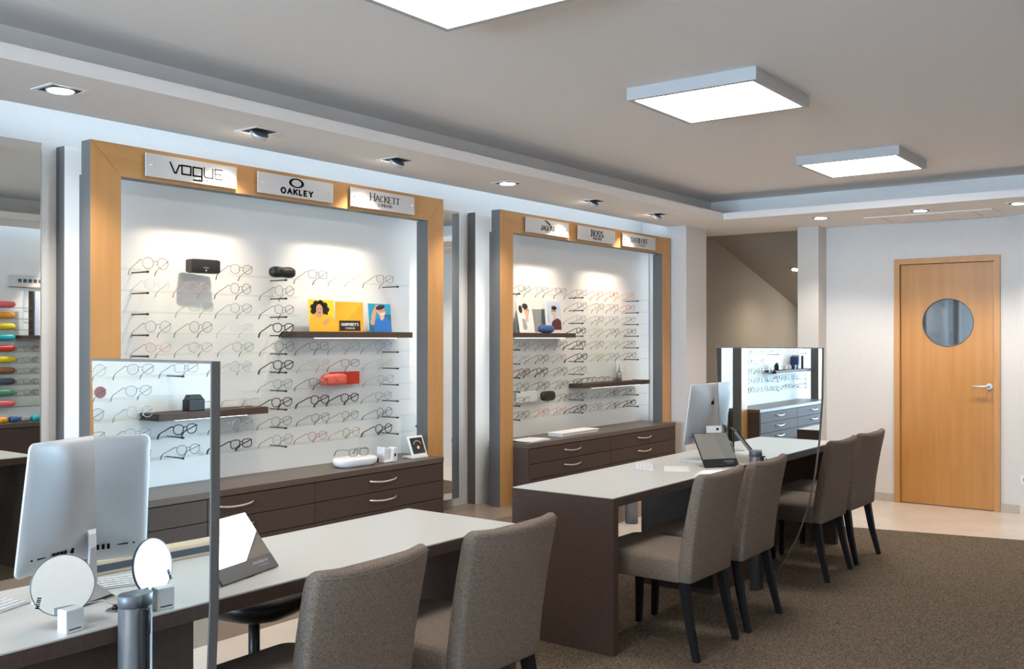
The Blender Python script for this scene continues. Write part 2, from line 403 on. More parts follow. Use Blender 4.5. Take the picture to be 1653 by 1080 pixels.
def downlight(x, y, label, tilt, group, power, z=ZS):
    t = thing('downlight', label, 'downlight', (x, y, z), 0, group)
    m = MB(); a, b = .085, .068
    m.box(-a, a, -a, -b, -.003, 0, whitep); m.box(-a, a, b, a, -.003, 0, whitep); m.box(-a, -b, -b, b, -.003, 0, whitep); m.box(b, a, -b, b, -.003, 0, whitep)
    m.box(-b, b, -b, b, -.0012, 0, gapm); m.build('bezel', t)
    hdm = MB(); hh = .012 if tilt else .002; hdm.cyl((0, 0), .058, -hh, hh, alu, 32); hdm.cyl((0, 0), .050, -hh - .002, -hh + .0001, spotg, 32)
    h = hdm.build('lamp_head', t); h.location = (0, 0, -.015 if tilt else -.0035); h.rotation_euler = (tilt, 0, 0)
    if tilt: h.scale = (.8, .8, .8)
    if power:
        tgt = (x, y + .54, z - 1.10) if tilt else (x, y, 0)
        lamp('SPOT', (x, y + (.085 if tilt else 0), z - .045), tgt, power, (1, .84, .66) if tilt else (1, .90, .79), .018, 82 if tilt else 116, .85 if tilt else .6, 'spot_lamp')
    return t
NAMES_D = ['large glowing square set downlight above the wall mirror', 'first tilted downlight, above the sign with thin square lettering',
           'second tilted downlight, above the sign with plain serif lettering', 'glowing downlight between the two display frames',
           'tilted downlight above the middle sign of the far frame', 'last tilted downlight before the white column']
for i, x in enumerate((2.156, 3.191, 4.193, 5.272, 6.352, 7.357)):
    downlight(x, 3.99, NAMES_D[i], 0 if i in (0, 3) else math.radians(40), 'downlights along the display soffit', P_SPOT)
for i, x in enumerate((1.05, .0, -1.0)):
    downlight(x, 3.99, 'tilted downlight over the mirrored display, ' + ('nearest the wall mirror', 'middle one', 'nearest the window')[i], math.radians(40), 'downlights over the mirrored display', P_SPOT)
for i, y in enumerate((2.963, 2.14, 1.41)):
    downlight(8.43, y, ('glowing downlight beside the dark stairwell opening', 'glowing downlight in front of the air conditioner panel', 'glowing downlight at the right edge above the door wall')[i], 0, 'round downlights before the door wall', P_DOWN)
for x in (1.2, 3.2, 5.2):
    downlight(x, 0.0, 'downlight over the opposite display, ' + {1.2: 'nearest the window', 3.2: 'middle of three', 5.2: 'nearest the door'}[x], -math.radians(30), 'downlights opposite', 0)
    lamp('SPOT', (x, 0.0, 2.45), (x, -.4, 1.3), P_SPOT * 1.7, (1, .88, .76), .03, 84, .4, 'spot_lamp')
# stairwell lamp sits in the sloping ceiling
sl = math.atan2(1.02, 3.69)
t = thing('stair_downlight', 'small round glowing downlight in the sloping ceiling of the dark stairwell', 'downlight', (10.83, 4.10, 2.70 - .2764 * (10.83 - 9.31) - .004))
m = MB(); m.cyl((0, 0), .055, -.006, 0, blackp, 24); r_ = m.build('bezel', t); r_.rotation_euler = (0, sl, 0)
m = MB(); m.cyl((0, 0), .038, -.012, -.0061, spotg, 24); r_ = m.build('lamp_face', t); r_.rotation_euler = (0, sl, 0)
lamp('SPOT', (10.8, 4.05, 2.2), (10.7, 3.9, 0), 22, (1, .85, .65), .04, 150, 1.0, 'spot_lamp')
lamp('AREA', (12.0, 3.7, 1.9), (11.0, 4.1, .8), 12, (1, .94, .84), .5, name='stair_fill_light', sy=.5)  # added fill without a fitting, brightens the lower stairwell
# cove light strips hidden behind the soffit lip, washing the wall above the displays
t = thing('cove_light', 'cold white light strip hidden above the display frames behind the soffit edge', 'light strip', (0, 4.367, 2.63))
for x0, x1 in ((-5.9, 2.0), (2.02, 5.1), (5.12, 8.2)): bx('strip', (x0, x1, 0, .02, 0, .05), slotm, t)
t = thing('cove_light', 'cold white light strip above the opposite display, seen only in the wall mirror', 'light strip', (0, -.192, 2.63))
bx('strip', (-5.9, 9.1, -.02, 0, 0, .05), slotm, t)
# air conditioner
t = thing('air_conditioner', 'flat white rectangular air conditioner cassette flush in the soffit above the door wall', 'air conditioner', (8.62, 1.64, ZS - .012))
m = MB(); m.box(0, .52, 0, 1.02, 0, .012, ceilp); m.build('cover', t, .004)
m = MB(); m.box(.10, .42, .16, .87, -.003, .0005, ceilp); m.build('flap', t, .001)
m = MB()
for a in ((.085, .09, .15, .88), (.43, .435, .15, .88), (.09, .43, .145, .15), (.09, .43, .88, .885)): m.box(*a, -.0012, .0005, greyp)
m.build('slot', t)

# ------------------------------------------------------------------ display frames
def frame(x0, label, W_=2.51):
    t = thing('display_unit', label, 'display', (x0, 4.32, .27), 0, 'maple framed displays on the plinth')
    H, B, T = 2.427 - .27, .155, .08
    for sx in (0, 1):
        p = [(0, 0), (B, 0), (B, H - B), (0, H)] if sx == 0 else [(W_, 0), (W_ - B, 0), (W_ - B, H - B), (W_, H)]
        g = .0015
        p = [(a + (g if (a in (B, 0) and False) else 0), b) for a, b in p]
        m = MB(); m.prism(p, 1, .002, T, dgrey); m.prism([(a, b) for a, b in p], 1, 0, .002, wood)
        a0 = min(q[0] for q in p); m.box(a0 + .002, a0 + .012, T, T + .022, 0, 2.0, dgrey); m.box(a0 + B - .012, a0 + B - .002, T, T + .022, 0, 2.0, dgrey)
        m.build('post', t)
    m = MB(); p = [(.003, H), (B + .0015, H - B), (W_ - B - .0015, H - B), (W_ - .003, H)]
    p = [(p[0][0], H), (p[1][0], H - B), (p[2][0], H - B), (p[3][0], H)]
    m.prism(p, 1, .0025, T - .001, dgrey); m.prism(p, 1, .0005, .0025, wood_h); m.build('top_beam', t)
    bx('back_panel', (.0, W_, .23, .30, 0, 2.152), board, t)
    bx('panel_edge', (-.004, 0, .232, .30, 0, 2.152), dgrey, t); bx('panel_edge', (W_, W_ + .004, .232, .30, 0, 2.152), dgrey, t)
    for sx in (.05, W_ - .07):
        bx('light_strip', (sx, sx + .02, T, T + .012, .5, 2.0), ledm, t)
    return t
def cabinet(x0, x1, label):
    t = thing('drawer_cabinet', label, 'cabinet', (x0, 4.18, .27), 0, 'brown drawer cabinets under the displays')
    W_ = x1 - x0; D = .37 - .002; Ht = .453
    bx('body', (.002, W_ - .002, .018, D, 0, Ht - .035), gapm, t)
    bx('side_panel', (0, .016, .004, D, 0, Ht - .036), brown, t); bx('side_panel', (W_ - .016, W_, .004, D, 0, Ht - .036), brown, t)
    bx('worktop', (-.001, W_ + .001, 0, D, Ht - .035, Ht), brownlit, t, .002, 1)
    xm = W_ / 2; g = .002
    for c, (a, b) in enumerate(((.018, xm - g), (xm + g, W_ - .018))):
        z = Ht - .040
        for k, h in enumerate((.113, .113, .113, .060)):
            d = bx('drawer', (a, b, .001, .017, z - h + .004, z), brown, t, .001, 1)
            if k < 3:
                hx = (a + b) / 2; m = MB(); zc = z - h * .45
                pts = [(hx + u * .115, .001 - .024 * (1 - u ** 4), zc + .010 * u ** 2) for u in [i / 8 - 1 for i in range(17)]]
                m.tube(pts, .0055, chrome, 8); m.build('handle', d)
            z -= h
    return t
frame(2.48, 'near wall display with orange maple surround, red case and yellow picture cards', 2.513)
frame(5.62, 'far wall display with orange maple surround, next to the white column', 2.615)
frame(-1.36, 'maple wall display seen only as a reflection in the two fitting mirrors')
cabinet(2.638, 4.836, 'long brown drawer cabinet with curved metal handles under the near display')
cabinet(5.779, 8.07, 'long brown drawer cabinet with curved metal handles under the far display')
cabinet(-1.2, .99, 'brown drawer cabinet under the display seen only in the mirrors')

def sign(x0, x1, label, draw):
    t = thing('sign_plate', label, 'sign', ((x0 + x1) / 2, 4.32, 2.289), 0, 'white sign plates on the display frames')
    W_ = x1 - x0; H = .115
    bx('plate', (-W_ / 2, W_ / 2, -.022, -.014, 0, H), signm, t, .001, 1)
    for s_ in (-1, 1):
        m = MB(); m.cyl((s_ * (W_ / 2 - .03), H * .5), .0075, -.026, .0, chrome, 14, 1); m.build('standoff', t)
    m = MB(); draw(m, W_, H, -.022); m.build('lettering', t)
def d_vogue(m, W_, H, y):
    t = .0082; h = .050; z = .036
    def P(pts, k=t): ribbon(m, pts, k, y, inkm)
    x = -.135
    P([(x, z + h * 1.0), (x + .026, z), (x + .034, z), (x + .052, z + h * .8), (x + .062, z + h * .82)], .008); x += .068
    P([(x, z), (x, z + h * .86), (x + .052, z + h * .86), (x + .052, z), (x, z)]); x += .066
    P([(x + .052, z), (x, z), (x, z + h * .86), (x + .052, z + h * .86), (x + .052, z - .022), (x + .002, z - .022)]); x += .066
    P([(x, z + h), (x, z + .008), (x + .008, z), (x + .052, z), (x + .052, z + h)], .0055); x += .066
    P([(x + .046, z), (x, z), (x, z + h), (x + .046, z + h)], .0045); P([(x, z + h * .5), (x + .042, z + h * .5)], .0045)
    lettering(m, 'EYEWEAR', .085, .014, .011, .002, y, inkg, ws=.9, gap=.006)
def d_oak(m, W_, H, y):
    N = 40
    o = [(-.005 + .054 * math.cos(2 * PI * i / N), .082 + .027 * math.sin(2 * PI * i / N)) for i in range(N)]
    n = [(-.005 + .036 * math.cos(2 * PI * i / N), .082 + .0195 * math.sin(2 * PI * i / N)) for i in range(N)]
    for i in range(N): m.prism([o[i], o[(i + 1) % N], n[(i + 1) % N], n[i]], 1, y, y - .0014, inkm)
    lettering(m, 'OAKLEY', .0, .018, .028, .0105, y, inkm, ws=1.05, gap=.016, contrast=.8)
def d_hack(m, W_, H, y):
    lettering(m, 'HACKETT', .01, .052, .036, .0070, y, inkm, ws=.92, gap=.009, contrast=.4, serif=True, big_first=1.25)
    lettering(m, 'LONDON', .01, .022, .018, .0036, y, inkg, ws=1.0, gap=.005, contrast=.6)
def d_jag(m, W_, H, y):
    cat = [(-.045, .098), (-.030, .101), (-.018, .094), (.0, .086), (.02, .077), (.036, .062), (.044, .050), (.046, .058), (.030, .080), (.008, .094), (-.012, .103), (-.03, .108), (-.044, .105), (-.052, .100)]
    for a in range(1, len(cat) // 2):
        q = [cat[a - 1], cat[a], cat[-a - 1], cat[-a]]; m.prism(q, 1, y, y - .0013, inkm)
    ribbon(m, [(-.02, .094), (-.026, .084), (-.012, .082)], .004, y, inkm); ribbon(m, [(.0, .086), (.006, .080), (.016, .076)], .0035, y, inkm)
    lettering(m, 'JAGUAR', .0, .030, .036, .0078, y, inkm, ws=.80, gap=.008, contrast=.6)
    lettering(m, 'EYEWEAR', .0, .016, .008, .0013, y, inkg, ws=.8, gap=.004)
def d_boss(m, W_, H, y):
    lettering(m, 'BOSS', .0, .042, .050, .0125, y, inkm, ws=.85, gap=.013, contrast=.35, serif=True)
    lettering(m, 'HUGO BOSS', .0, .018, .015, .003, y, inkg, ws=.8, gap=.005)
def d_dav(m, W_, H, y):
    lettering(m, 'DAVIDOFF', .0, .044, .042, .0078, y, inkm, ws=.80, gap=.012, contrast=.4, serif=True)
    lettering(m, 'EYEWEAR', .03, .018, .016, .003, y, inkg, ws=.8, gap=.009)
sign(2.753, 3.292, 'white sign plate with thin square dark lettering, leftmost on the near frame', d_vogue)
sign(3.431, 3.981, 'white sign plate with a black ellipse above bold lettering', d_oak)
sign(4.121, 4.684, 'white sign plate with two lines of serif lettering, rightmost on the near frame', d_hack)
sign(5.908, 6.484, 'white sign plate with a leaping cat emblem above dark lettering', d_jag)
sign(6.619, 7.198, 'white sign plate with four heavy serif letters', d_boss)
sign(7.322, 7.908, 'white sign plate with eight thin serif letters, rightmost on the far frame', d_dav)

# wall mirrors between the displays
def wall_mirror(x0, x1, z0, z1, label):
    t = thing('wall_mirror', label, 'mirror', (x0, YW, z0))
    yo = -.078
    bx('mirror_glass', (0, x1 - x0, yo - .003, yo, 0, z1 - z0), mirm, t)
    bx('backing', (-.002, x1 - x0 + .002, yo, -.001, -.002, z1 - z0 + .002), dgrey, t)
wall_mirror(1.28, 2.366, .28, 2.416, 'tall frameless wall mirror at the left edge reflecting the room opposite')
wall_mirror(5.02, 5.430, .345, 2.402, 'narrow frameless wall mirror in the gap between the two display frames')

# ------------------------------------------------------------------ shelves
ZR = [1.838 - .1062 * k for k in range(10)]
BR = (.355, 1.24, 2.165)
ORD = ['topmost', 'second', 'third', 'fourth', 'fifth', 'sixth', 'seventh', 'eighth', 'ninth', 'lowest']
def glass_shelf(x0, dn, k, a, b):
    side = '' if (b - a) > 2 else (', short length on the left' if a < .3 else ', short length on the right')
    t = thing('glass_shelf', '%s clear glass shelf of the %s display%s' % (ORD[k], dn, side), 'shelf', (x0, 4.40, ZR[k]), 0, 'glass shelves of the %s display' % dn)
    bx('glass_pane', (a, b, 0, .046, -.004, .004), shelfglass, t)
    for bxx in BR:
        if a + .05 < bxx < b - .02:
            m = MB(); m.cyl((bxx, -.009), .0038, .012, .1485, blackp, 8, 1); m.cyl((bxx, -.009), .0058, .004, .020, blackp, 10, 1); m.build('bracket', t)
def brown_shelf(a, b, z, label, y0=4.38, led=True, wall=4.55):
    t = thing('wooden_shelf', label, 'shelf', (a, y0, z), 0)
    bx('shelf_board', (0, b - a, 0, wall - y0 - .001, -.018, .018), brown, t, .001, 1)
    if led: bx('light_strip', (.15, b - a - .12, .03, .05, -.023, -.018), shelfled, t)
D = {'near': 2.48, 'far': 5.62, 'mirrored': -1.36}
LAY = {
 'near': {0: (.17, 2.30), 1: (.17, 1.33), 2: (.17, 1.33), 3: (.17, 1.315), 4: (.17, 2.30), 5: (.17, 2.30), 6: (.95, 2.30), 7: (1.095, 2.30), 8: (.17, 2.30), 9: (.17, 2.33)},
 'far': {0: (.17, 2.33), 1: (1.05, 2.33), 2: (1.05, 2.33), 3: (1.095, 2.33), 4: (.17, 2.33), 5: (.17, 2.33), 6: (.17, 1.34), 7: (.17, 1.235), 8: (.17, 2.33), 9: (.17, 2.33)},
 'mirrored': {3: (.17, 2.33), 4: (.17, 2.33), 5: (.17, 2.33), 6: (1.30, 2.33), 7: (1.405, 2.33), 8: (.17, 2.33), 9: (.17, 2.33)},
}
for dn, lay in LAY.items():
    for k, (a, b) in lay.items(): glass_shelf(D[dn], dn, k, a, b)
brown_shelf(3.80, 4.755, 1.516, 'brown wooden shelf holding the yellow and blue picture cards')
brown_shelf(2.65, 3.57, 1.094, 'brown wooden shelf low in the near display, partly behind the fitting mirror', led=True)
brown_shelf(5.79, 6.71, 1.516, 'brown wooden shelf with two portrait cards and a blue case')
brown_shelf(6.86, 7.945, 1.094, 'brown wooden shelf with a white text card and spectacles in the far display')
brown_shelf(-1.19, .04, 1.094, 'brown wooden shelf with a black box, seen in the table mirrors')

# ------------------------------------------------------------------ spectacles
def outline(kind, n=22):
    pts = []
    for i in range(n):
        a = 2 * PI * i / n; c, s_ = math.cos(a), math.sin(a)
        if kind == 'round': x, z = .0245 * c, .0235 * s_
        elif kind == 'panto':
            x, z = .0250 * c, .0215 * s_
            if s_ > 0: x = math.copysign(abs(c) ** .7 * .0255, c); z *= .92
        elif kind == 'square':
            x = math.copysign(abs(c) ** .55 * .0265, c); z = math.copysign(abs(s_) ** .6 * .0185, s_)
        else:
            x = .0265 * c; z = .0195 * s_ + (.006 * c if s_ > -.2 else 0)
        pts.append((x, z))
    return pts
PROTO = {}
def proto(kind, bold, flat=False):
    if (kind, bold, flat) in PROTO: return PROTO[(kind, bold, flat)]
    r = .0026 if bold else .00135
    zc = .0250; S = 1.12
    fr = MB(); ln = MB(); dummy = inkm
    for s_ in (-1, 1):
        o = [(s_ * (.0335 + x), 0, zc + z) for x, z in outline(kind)]
        fr.tube([(p[0] * S, p[1], p[2] * S) for p in o], r, dummy, 5, closed=True)
        q = [(p[0] * S, 0, p[2] * S) for p in o]; n = len(q)
        ln.add([(p[0], -.0006, p[2]) for p in q] + [(p[0], .0006, p[2]) for p in q], [tuple(range(n)), tuple(range(2 * n - 1, n - 1, -1))] + [(i, (i + 1) % n, (i + 1) % n + n, i + n) for i in range(n)], lensglass)
        fr.tube([(s_ * .058 * S, 0, (zc + .012) * S), (s_ * .0635 * S, .004, (zc + .013) * S), (s_ * .0645 * S, .008, (zc + .013) * S)], r * 1.15, dummy, 5)
    fr.tube([(-.0105 * S, 0, (zc + .006) * S), (0, -.001, (zc + .0105) * S), (.0105 * S, 0, (zc + .006) * S)], r * 1.1, dummy, 5)
    for s_ in (-1, 1): fr.tube([(s_ * .010 * S, .001, (zc - .001) * S), (s_ * .007 * S, .007, (zc - .006) * S)], .0012, dummy, 4)
    front = fr.build('eyeglasses', link=False)
    lens = ln.build('lenses', link=False)
    tm = []
    for s_ in (-1, 1):
        tb = MB(); x = s_ * .0645 * S; z0 = (zc + .013) * S
        pth = [(x, .008, z0), (x * .99, .05, z0 - .002), (x * .97, .098, z0 - .006), (x * .95, .117, z0 - .016), (x * .93, .134, .0035)] if flat else \
              [(x, .008, z0), (x * .99, .048, z0 - .017), (x * .97, .096, z0 - .036), (x * .95, .112, z0 - .048), (x * .93, .121, z0 - .066)]
        tb.tube(pth, r * 1.1, dummy, 5, taper=[1, 1, 1, 1.6, 1.8])
        tm.append(tb.build('temple', link=False))
    for ob in [front] + tm:
        ob.material_slots[0].link = 'OBJECT'
    lens.material_slots[0].link = 'OBJECT'
    PROTO[(kind, bold, flat)] = (front, lens, tm); return PROTO[(kind, bold, flat)]
FC = {}
def fcol(name, col, rough=.3, metal=0.0): FC[name] = principled('frame_' + name.replace(' ', '_'), col, rough, metal)
fcol('black', (.012, .011, .011)); fcol('dark brown', (.05, .022, .012)); fcol('tortoiseshell', (.16, .06, .02)); fcol('gold', (.55, .36, .13), .25, .8)
fcol('pale gold', (.70, .58, .38), .3, .7); fcol('silver', (.55, .57, .60), .25, .8); fcol('grey', (.26, .28, .30), .3, .4); fcol('bronze', (.22, .14, .08), .3, .6)
fcol('navy', (.02, .04, .16)); fcol('red', (.55, .06, .05)); fcol('rose', (.65, .30, .24)); fcol('amber', (.70, .30, .05)); fcol('blue grey', (.18, .25, .36)); fcol('clear', (.72, .74, .74), .15)
SHAPE = {'r': 'round', 'p': 'panto', 's': 'square', 'c': 'cat'}
SHN = {'r': 'round', 'p': 'rounded', 's': 'rectangular', 'c': 'cat-eye'}
COLN = {'k': 'black', 'd': 'dark brown', 't': 'tortoiseshell', 'g': 'gold', 'G': 'pale gold', 's': 'silver', 'e': 'grey', 'b': 'bronze', 'n': 'navy', 'r': 'red', 'o': 'rose', 'a': 'amber', 'B': 'blue grey', 'c': 'clear'}
def spectacles(code, loc, label, group, rot=0.0, tint=False, flat=True):
    bold = code.isupper() if False else code.endswith('!')
    shp, colr = code[0], COLN[code[1]]
    fr, ln, tm = proto(SHAPE[shp], bold, flat)
    o = fr.copy(); COL.objects.link(o); o.location = loc; o.rotation_euler = (0, 0, rot); o.scale = (1.08,) * 3
    o.material_slots[0].material = FC[colr]; tag(o, label, 'spectacles', group)
    l = ln.copy(); COL.objects.link(l); l.parent = o; l.material_slots[0].material = tintlens if tint else lensglass
    for q in tm:
        c = q.copy(); COL.objects.link(c); c.parent = o; c.material_slots[0].material = FC[colr]
    return o
POS = (.405, .665, .93, 1.22, 1.49, 1.745, 2.04)
PW = ['first', 'second', 'third', 'fourth', 'fifth', 'sixth', 'seventh']
ROWS = {
 'near': {0: ['rg', '', 'pb', '', 'sn', 'sc', 'st'], 1: ['pc', 'po', 'rt', 'rb', '', '', ''], 2: ['', 'sG', 'pe', 'pk', '', '', ''], 3: ['re', 'rb', 'sc', 'pk!', '', '', ''],
          4: ['co', 'ps', 'pe', 'rb', 'sb', 'se', 'rB'], 5: ['ps', 're', 'rs', 'pk!', 'rG', 'sb', 'sG'], 6: ['', '', '', 'pe', 'sd', '', 'ps'], 7: ['', '', '', 'pd!', 'pk!', 'pk!', 'ps'],
          8: ['pb', 're', 'rs', 'pb', 'pd', 'pb', 'rk'], 9: ['ps', 'pb', 'sk!', 're', 'pr', 'rg', 'rk!']},
 'far': {0: ['sb', 'se', 'sd', 'sb', 'sa', 'sr', 'pa'], 1: ['', '', '', 'pk', 'pg', 'pt', 'sr'], 2: ['', '', '', 'se', 'ss', 'pe', 'ss'], 3: ['', '', '', 'pk!', 'pG', 'pb', 'sk'],
             4: ['sB', 'pe', 'pb', 'pd!', 'pg', 'sG', 'pb'], 5: ['ps', 'pk', 'po', 'pk!', 'pG', 'pe', 'pd'], 6: ['pt!', 'pd!', 'pk', 'pt', '', '', ''], 7: ['pt', 'pk', 'sb', 'pk', '', '', ''],
             8: ['sd', '', 'sb', 'rk', 'ss', 'sk', 'sk'], 9: ['sd', 'sr', 'ro', 'pk!', 'pe', 'sk', 'sd!']},
 'mirrored': {3: ['pb', 'pk', 'rs', 'pt', 'pe', 'pb', 'pk'], 4: ['pk', 'pb', 'sk', 'rs', 'pe', 'ps', 'pb'], 5: ['pk', 'pd', 'pb', 'se', 'pe', 'rs', 'pk'], 6: ['', '', '', '', 'pe', 'ro', 'pk'],
              7: ['', '', '', '', 'rs', 'rb', 'pk'], 8: ['pk', 'pd', 'pb', 'pk!', 'pe', 'sb', 'pk'], 9: ['pk!', 'pd', 'pk!', 'pk', 'pb', 'rb', 'pk!']},
}
rnd = random.Random(4)
for dn, rows in ROWS.items():
    for k, row in rows.items():
        n = 0
        for i, c in enumerate(row):
            if not c: continue
            n += 1
            cn = COLN[c[1]]
            lb = '%s%s %s spectacles, %s from the left, %s shelf, %s display' % ('bold ' if c.endswith('!') else 'thin ', cn, SHN[c[0]], PW[n - 1], ORD[k], dn)
            spectacles(c, (D[dn] + POS[i] + rnd.uniform(-.012, .012) + {('far', 7, 3): -.065, ('far', 8, 2): .05}.get((dn, k, i), 0), 4.409, ZR[k] + (.0062 if c.endswith('!') else .0048)), lb, 'spectacles on the %s display' % dn, rnd.uniform(-.05, .05), tint=(dn == 'mirrored' and k == 6 and i == 5), flat=False)
spectacles('pG', (3.44, 4.390, 1.113), 'thin pale gold spectacles lying on the low brown shelf of the near display', 'spectacles on the near display', .0)
spectacles('sk', (6.98, 4.392, 1.113), 'thin black spectacles at the end of the brown shelf with the white card', 'spectacles on the far display', .15)
spectacles('pt', (7.18, 4.392, 1.113), 'tortoiseshell spectacles on the brown shelf beside the grey bottle', 'spectacles on the far display', -.1)
spectacles('pg', (-.38, 4.392, 1.113), 'thin gold spectacles on the brown shelf seen in the near table mirror', 'spectacles on the mirrored display', .1)
spectacles('pt', (-.66, 4.392, 1.113), 'tortoiseshell spectacles near the window end of the mirrored brown shelf', 'spectacles on the mirrored display', .1)

# ------------------------------------------------------------------ cases, cards and devices on the shelves
def case_box(name, label, loc, wd, dp, h, mat, prof='box', rot=0, group=None, n=14):
    """a lofted spectacle case: cross-sections along its length"""
    m = MB(); rs = []
    for i in range(n + 1):
        u = -1 + 2 * i / n
        e = max(0.0, 1 - abs(u) ** (8 if prof == 'box' else 5)) ** .5
        if prof == 'box': e = .93 + .07 * e if abs(u) < .999 else .88
        if prof == 'bone': e = (max(.0, 1 - abs(u) ** 6) ** .5) * (.95 - .05 * math.cos(2 * PI * u))
        e = max(e, .12)
        ring = []
        for p in rrect(dp * (e if prof != 'box' else 1), h * e, min(dp, h) * (.12 if prof == 'box' else .42) * e, 4, 0, h / 2 if prof == 'box' else h / 2):
            ring.append((u * wd / 2, p[0], max(p[1], 0)))
        rs.append(ring)
    m.rings(rs, mat); o = m.build(name); o.location = loc; o.rotation_euler = (0, 0, rot)
    return tag(o, label, 'spectacle case', group)
c = case_box('spectacle_case', 'black hinged box case standing on the topmost shelf of the near display', (3.205, 4.47, ZR[0] + .005), .175, .055, .074, blackl, rot=-.05)
m = MB(); m.box(-.016, .016, -.0295, -.028, .026, .031, greyp); m.cyl((0, .014), .005, -.030, -.028, chrome, 12, 1); m.build('clasp', c)
c = case_box('spectacle_case', 'black soft bone shaped case on the topmost shelf of the near display', (3.735, 4.46, ZR[0] + .005), .180, .064, .066, blackl, 'bone', rot=-.06)
m = MB(); m.tube([(-.068, -.029, .027), (-.03, -.0315, .022), (0, -.032, .026), (.03, -.0315, .022), (.068, -.029, .027)], .0016, gapm, 5); m.build('seam', c)
# red case, sleeve and box
tag(bx('red_card_box', (4.16, 4.39, 4.50, 4.53, ZR[6] + .005, ZR[6] + .085), red2), 'flat bright red box standing behind the coral case on the near display', 'box')
c = case_box('spectacle_case', 'coral red leather snap case with a round gold mark, on the near display', (4.135, 4.46, ZR[6] + .005), .215, .05, .074, coralm, 'soft', rot=.02)
m = MB()
for i in range(5): ribbon(m, [(-.052 + .003 * i, .022 + .006 * i), (-.034 + .002 * i, .026 + .006 * i)], .003, -.0235 + .001 * i, goldm)
m.build('gold_mark', c)
m = MB(); m.tube([(-.02, -.0262, .056), (0, -.0268, .030), (.022, -.0262, .056)], .0013, redm, 5); m.cyl((0, .029), .004, -.0290, -.025, redm, 12, 1); m.build('flap', c)
tag(bx('white_card_box', (6.10, 6.34, 4.50, 4.53, ZR[8] + .005, ZR[8] + .088), whitec), 'pale pinkish white box standing behind the black case on the far display', 'box')
case_box('spectacle_case', 'black glossy oval case on the far display', (6.425, 4.46, ZR[8] + .005), .185, .05, .080, blackl, 'soft')
case_box('spectacle_case', 'dark blue cylindrical case between two portrait cards', (6.36, 4.43, 1.535), .19, .060, .062, bluem, 'soft')

def card(label, x, z, wd, h, y, rot, lean, draw, name='picture_card', mat=whitec, sc=(1, 1)):
    t = thing(name, label, 'picture card', (x, y, z), rot)
    k = bpy.data.objects.new('card', None)
    m = MB(); m.box(-wd / 2, wd / 2, 0, .003, 0, h, mat); o = m.build('card', t); o.rotation_euler = (-lean, 0, 0); o.location = (0, 0, .003 * math.sin(lean) + .0002)
    p = MB(); draw(p, wd, h); q = p.build('print', t); q.rotation_euler = (-lean, 0, 0); q.location = o.location; o.scale = q.scale = (sc[0], 1, sc[1])
    return t
def poly(m, pts, layer, mat):
    pts = list(pts); m.prism(pts, 1, 0, -.0003 - .0003 * layer, mat)
def ell(m, cx, cz, rx, rz, layer, mat, n=22, tilt=0.0):
    pts = []
    for i in range(n):
        a = 2 * PI * i / n; x, z = rx * math.cos(a), rz * math.sin(a)
        pts.append((cx + x * math.cos(tilt) - z * math.sin(tilt), cz + x * math.sin(tilt) + z * math.cos(tilt)))
    poly(m, pts, layer, mat)
def rect(m, x0, x1, z0, z1, layer, mat): poly(m, [(x0, z0), (x1, z0), (x1, z1), (x0, z1)], layer, mat)
def d_woman(m, W_, H):
    rect(m, -W_ / 2, W_ / 2, 0, H, 0, yel)
    ell(m, -.008, H * .70, .036, .040, 1, hairm)
    for i in range(9): ell(m, -.008 + .032 * math.cos(i * .7), H * .70 + .032 * math.sin(i * .7), .013, .014, 1, hairm)
    poly(m, [(-W_ / 2, 0), (-W_ / 2, .050), (-.052, .078), (-.03, .088), (.0, .088), (.04, .080), (.068, .05), (.07, 0)], 2, yel3)
    poly(m, [(-.034, .082), (-.020, .106), (.0, .106), (.008, .084), (-.012, .066)], 3, skin)
    ell(m, -.010, H * .69, .015, .027, 4, skin); ell(m, -.010, H * .68 - .013, .005, .0035, 5, redlip)
    for s_ in (-1, 1): ell(m, -.010 + s_ * .0065, H * .705, .003, .002, 5, hairm)
    poly(m, [(-.014, H * .69), (-.010, H * .69), (-.011, H * .70)], 5, skin2)
    poly(m, [(.0, .04), (.028, .066), (.038, .058), (.012, .030)], 4, skin)
def d_mid(m, W_, H):
    rect(m, -W_ / 2, W_ / 2, 0, H, 0, yel3); poly(m, [(-W_ / 2, 0), (W_ / 2, H), (W_ / 2, 0)], 1, yel2)
    rect(m, -.048, .048, .004, .056, 2, hairm); lettering(m, "HUMPHREY'S", 0, .030, .013, .0026, -.0011, whitec, ws=.52, gap=.0028); lettering(m, 'EYEWEAR', 0, .014, .007, .0012, -.0011, whitec, ws=.7, gap=.0018)
def d_man(m, W_, H):
    rect(m, -W_ / 2, W_ / 2, 0, H, 0, turq); rect(m, .01, W_ / 2, .06, .10, 1, blu2); rect(m, -.06, -.03, .0, .05, 1, blu2)
    poly(m, [(-.052, .05), (-.045, .10), (-.02, .155), (.0, .15), (-.022, .10), (-.03, .06)], 2, skin)
    poly(m, [(-.034, 0), (-.036, .055), (-.010, .082), (.03, .084), (.058, .066), (.064, 0)], 3, blu)
    poly(m, [(-.002, .078), (.004, .10), (.022, .10), (.024, .080), (.010, .064)], 4, skin2)
    ell(m, .010, .116, .022, .028, 5, skin2, tilt=.25); ell(m, .004, .139, .026, .013, 6, hairm, tilt=.3)
    ell(m, .013, .101, .008, .005, 6, whitec, tilt=.3)
    for s_ in (-1, 1):
        ring = arc(.011 + s_ * .0095, .120 + s_ * .002, .007, .0055, 0, 360, 10); ribbon(m, ring, .0016, -.0022, hairm)
    ell(m, -.043, .052, .012, .014, 4, skin)
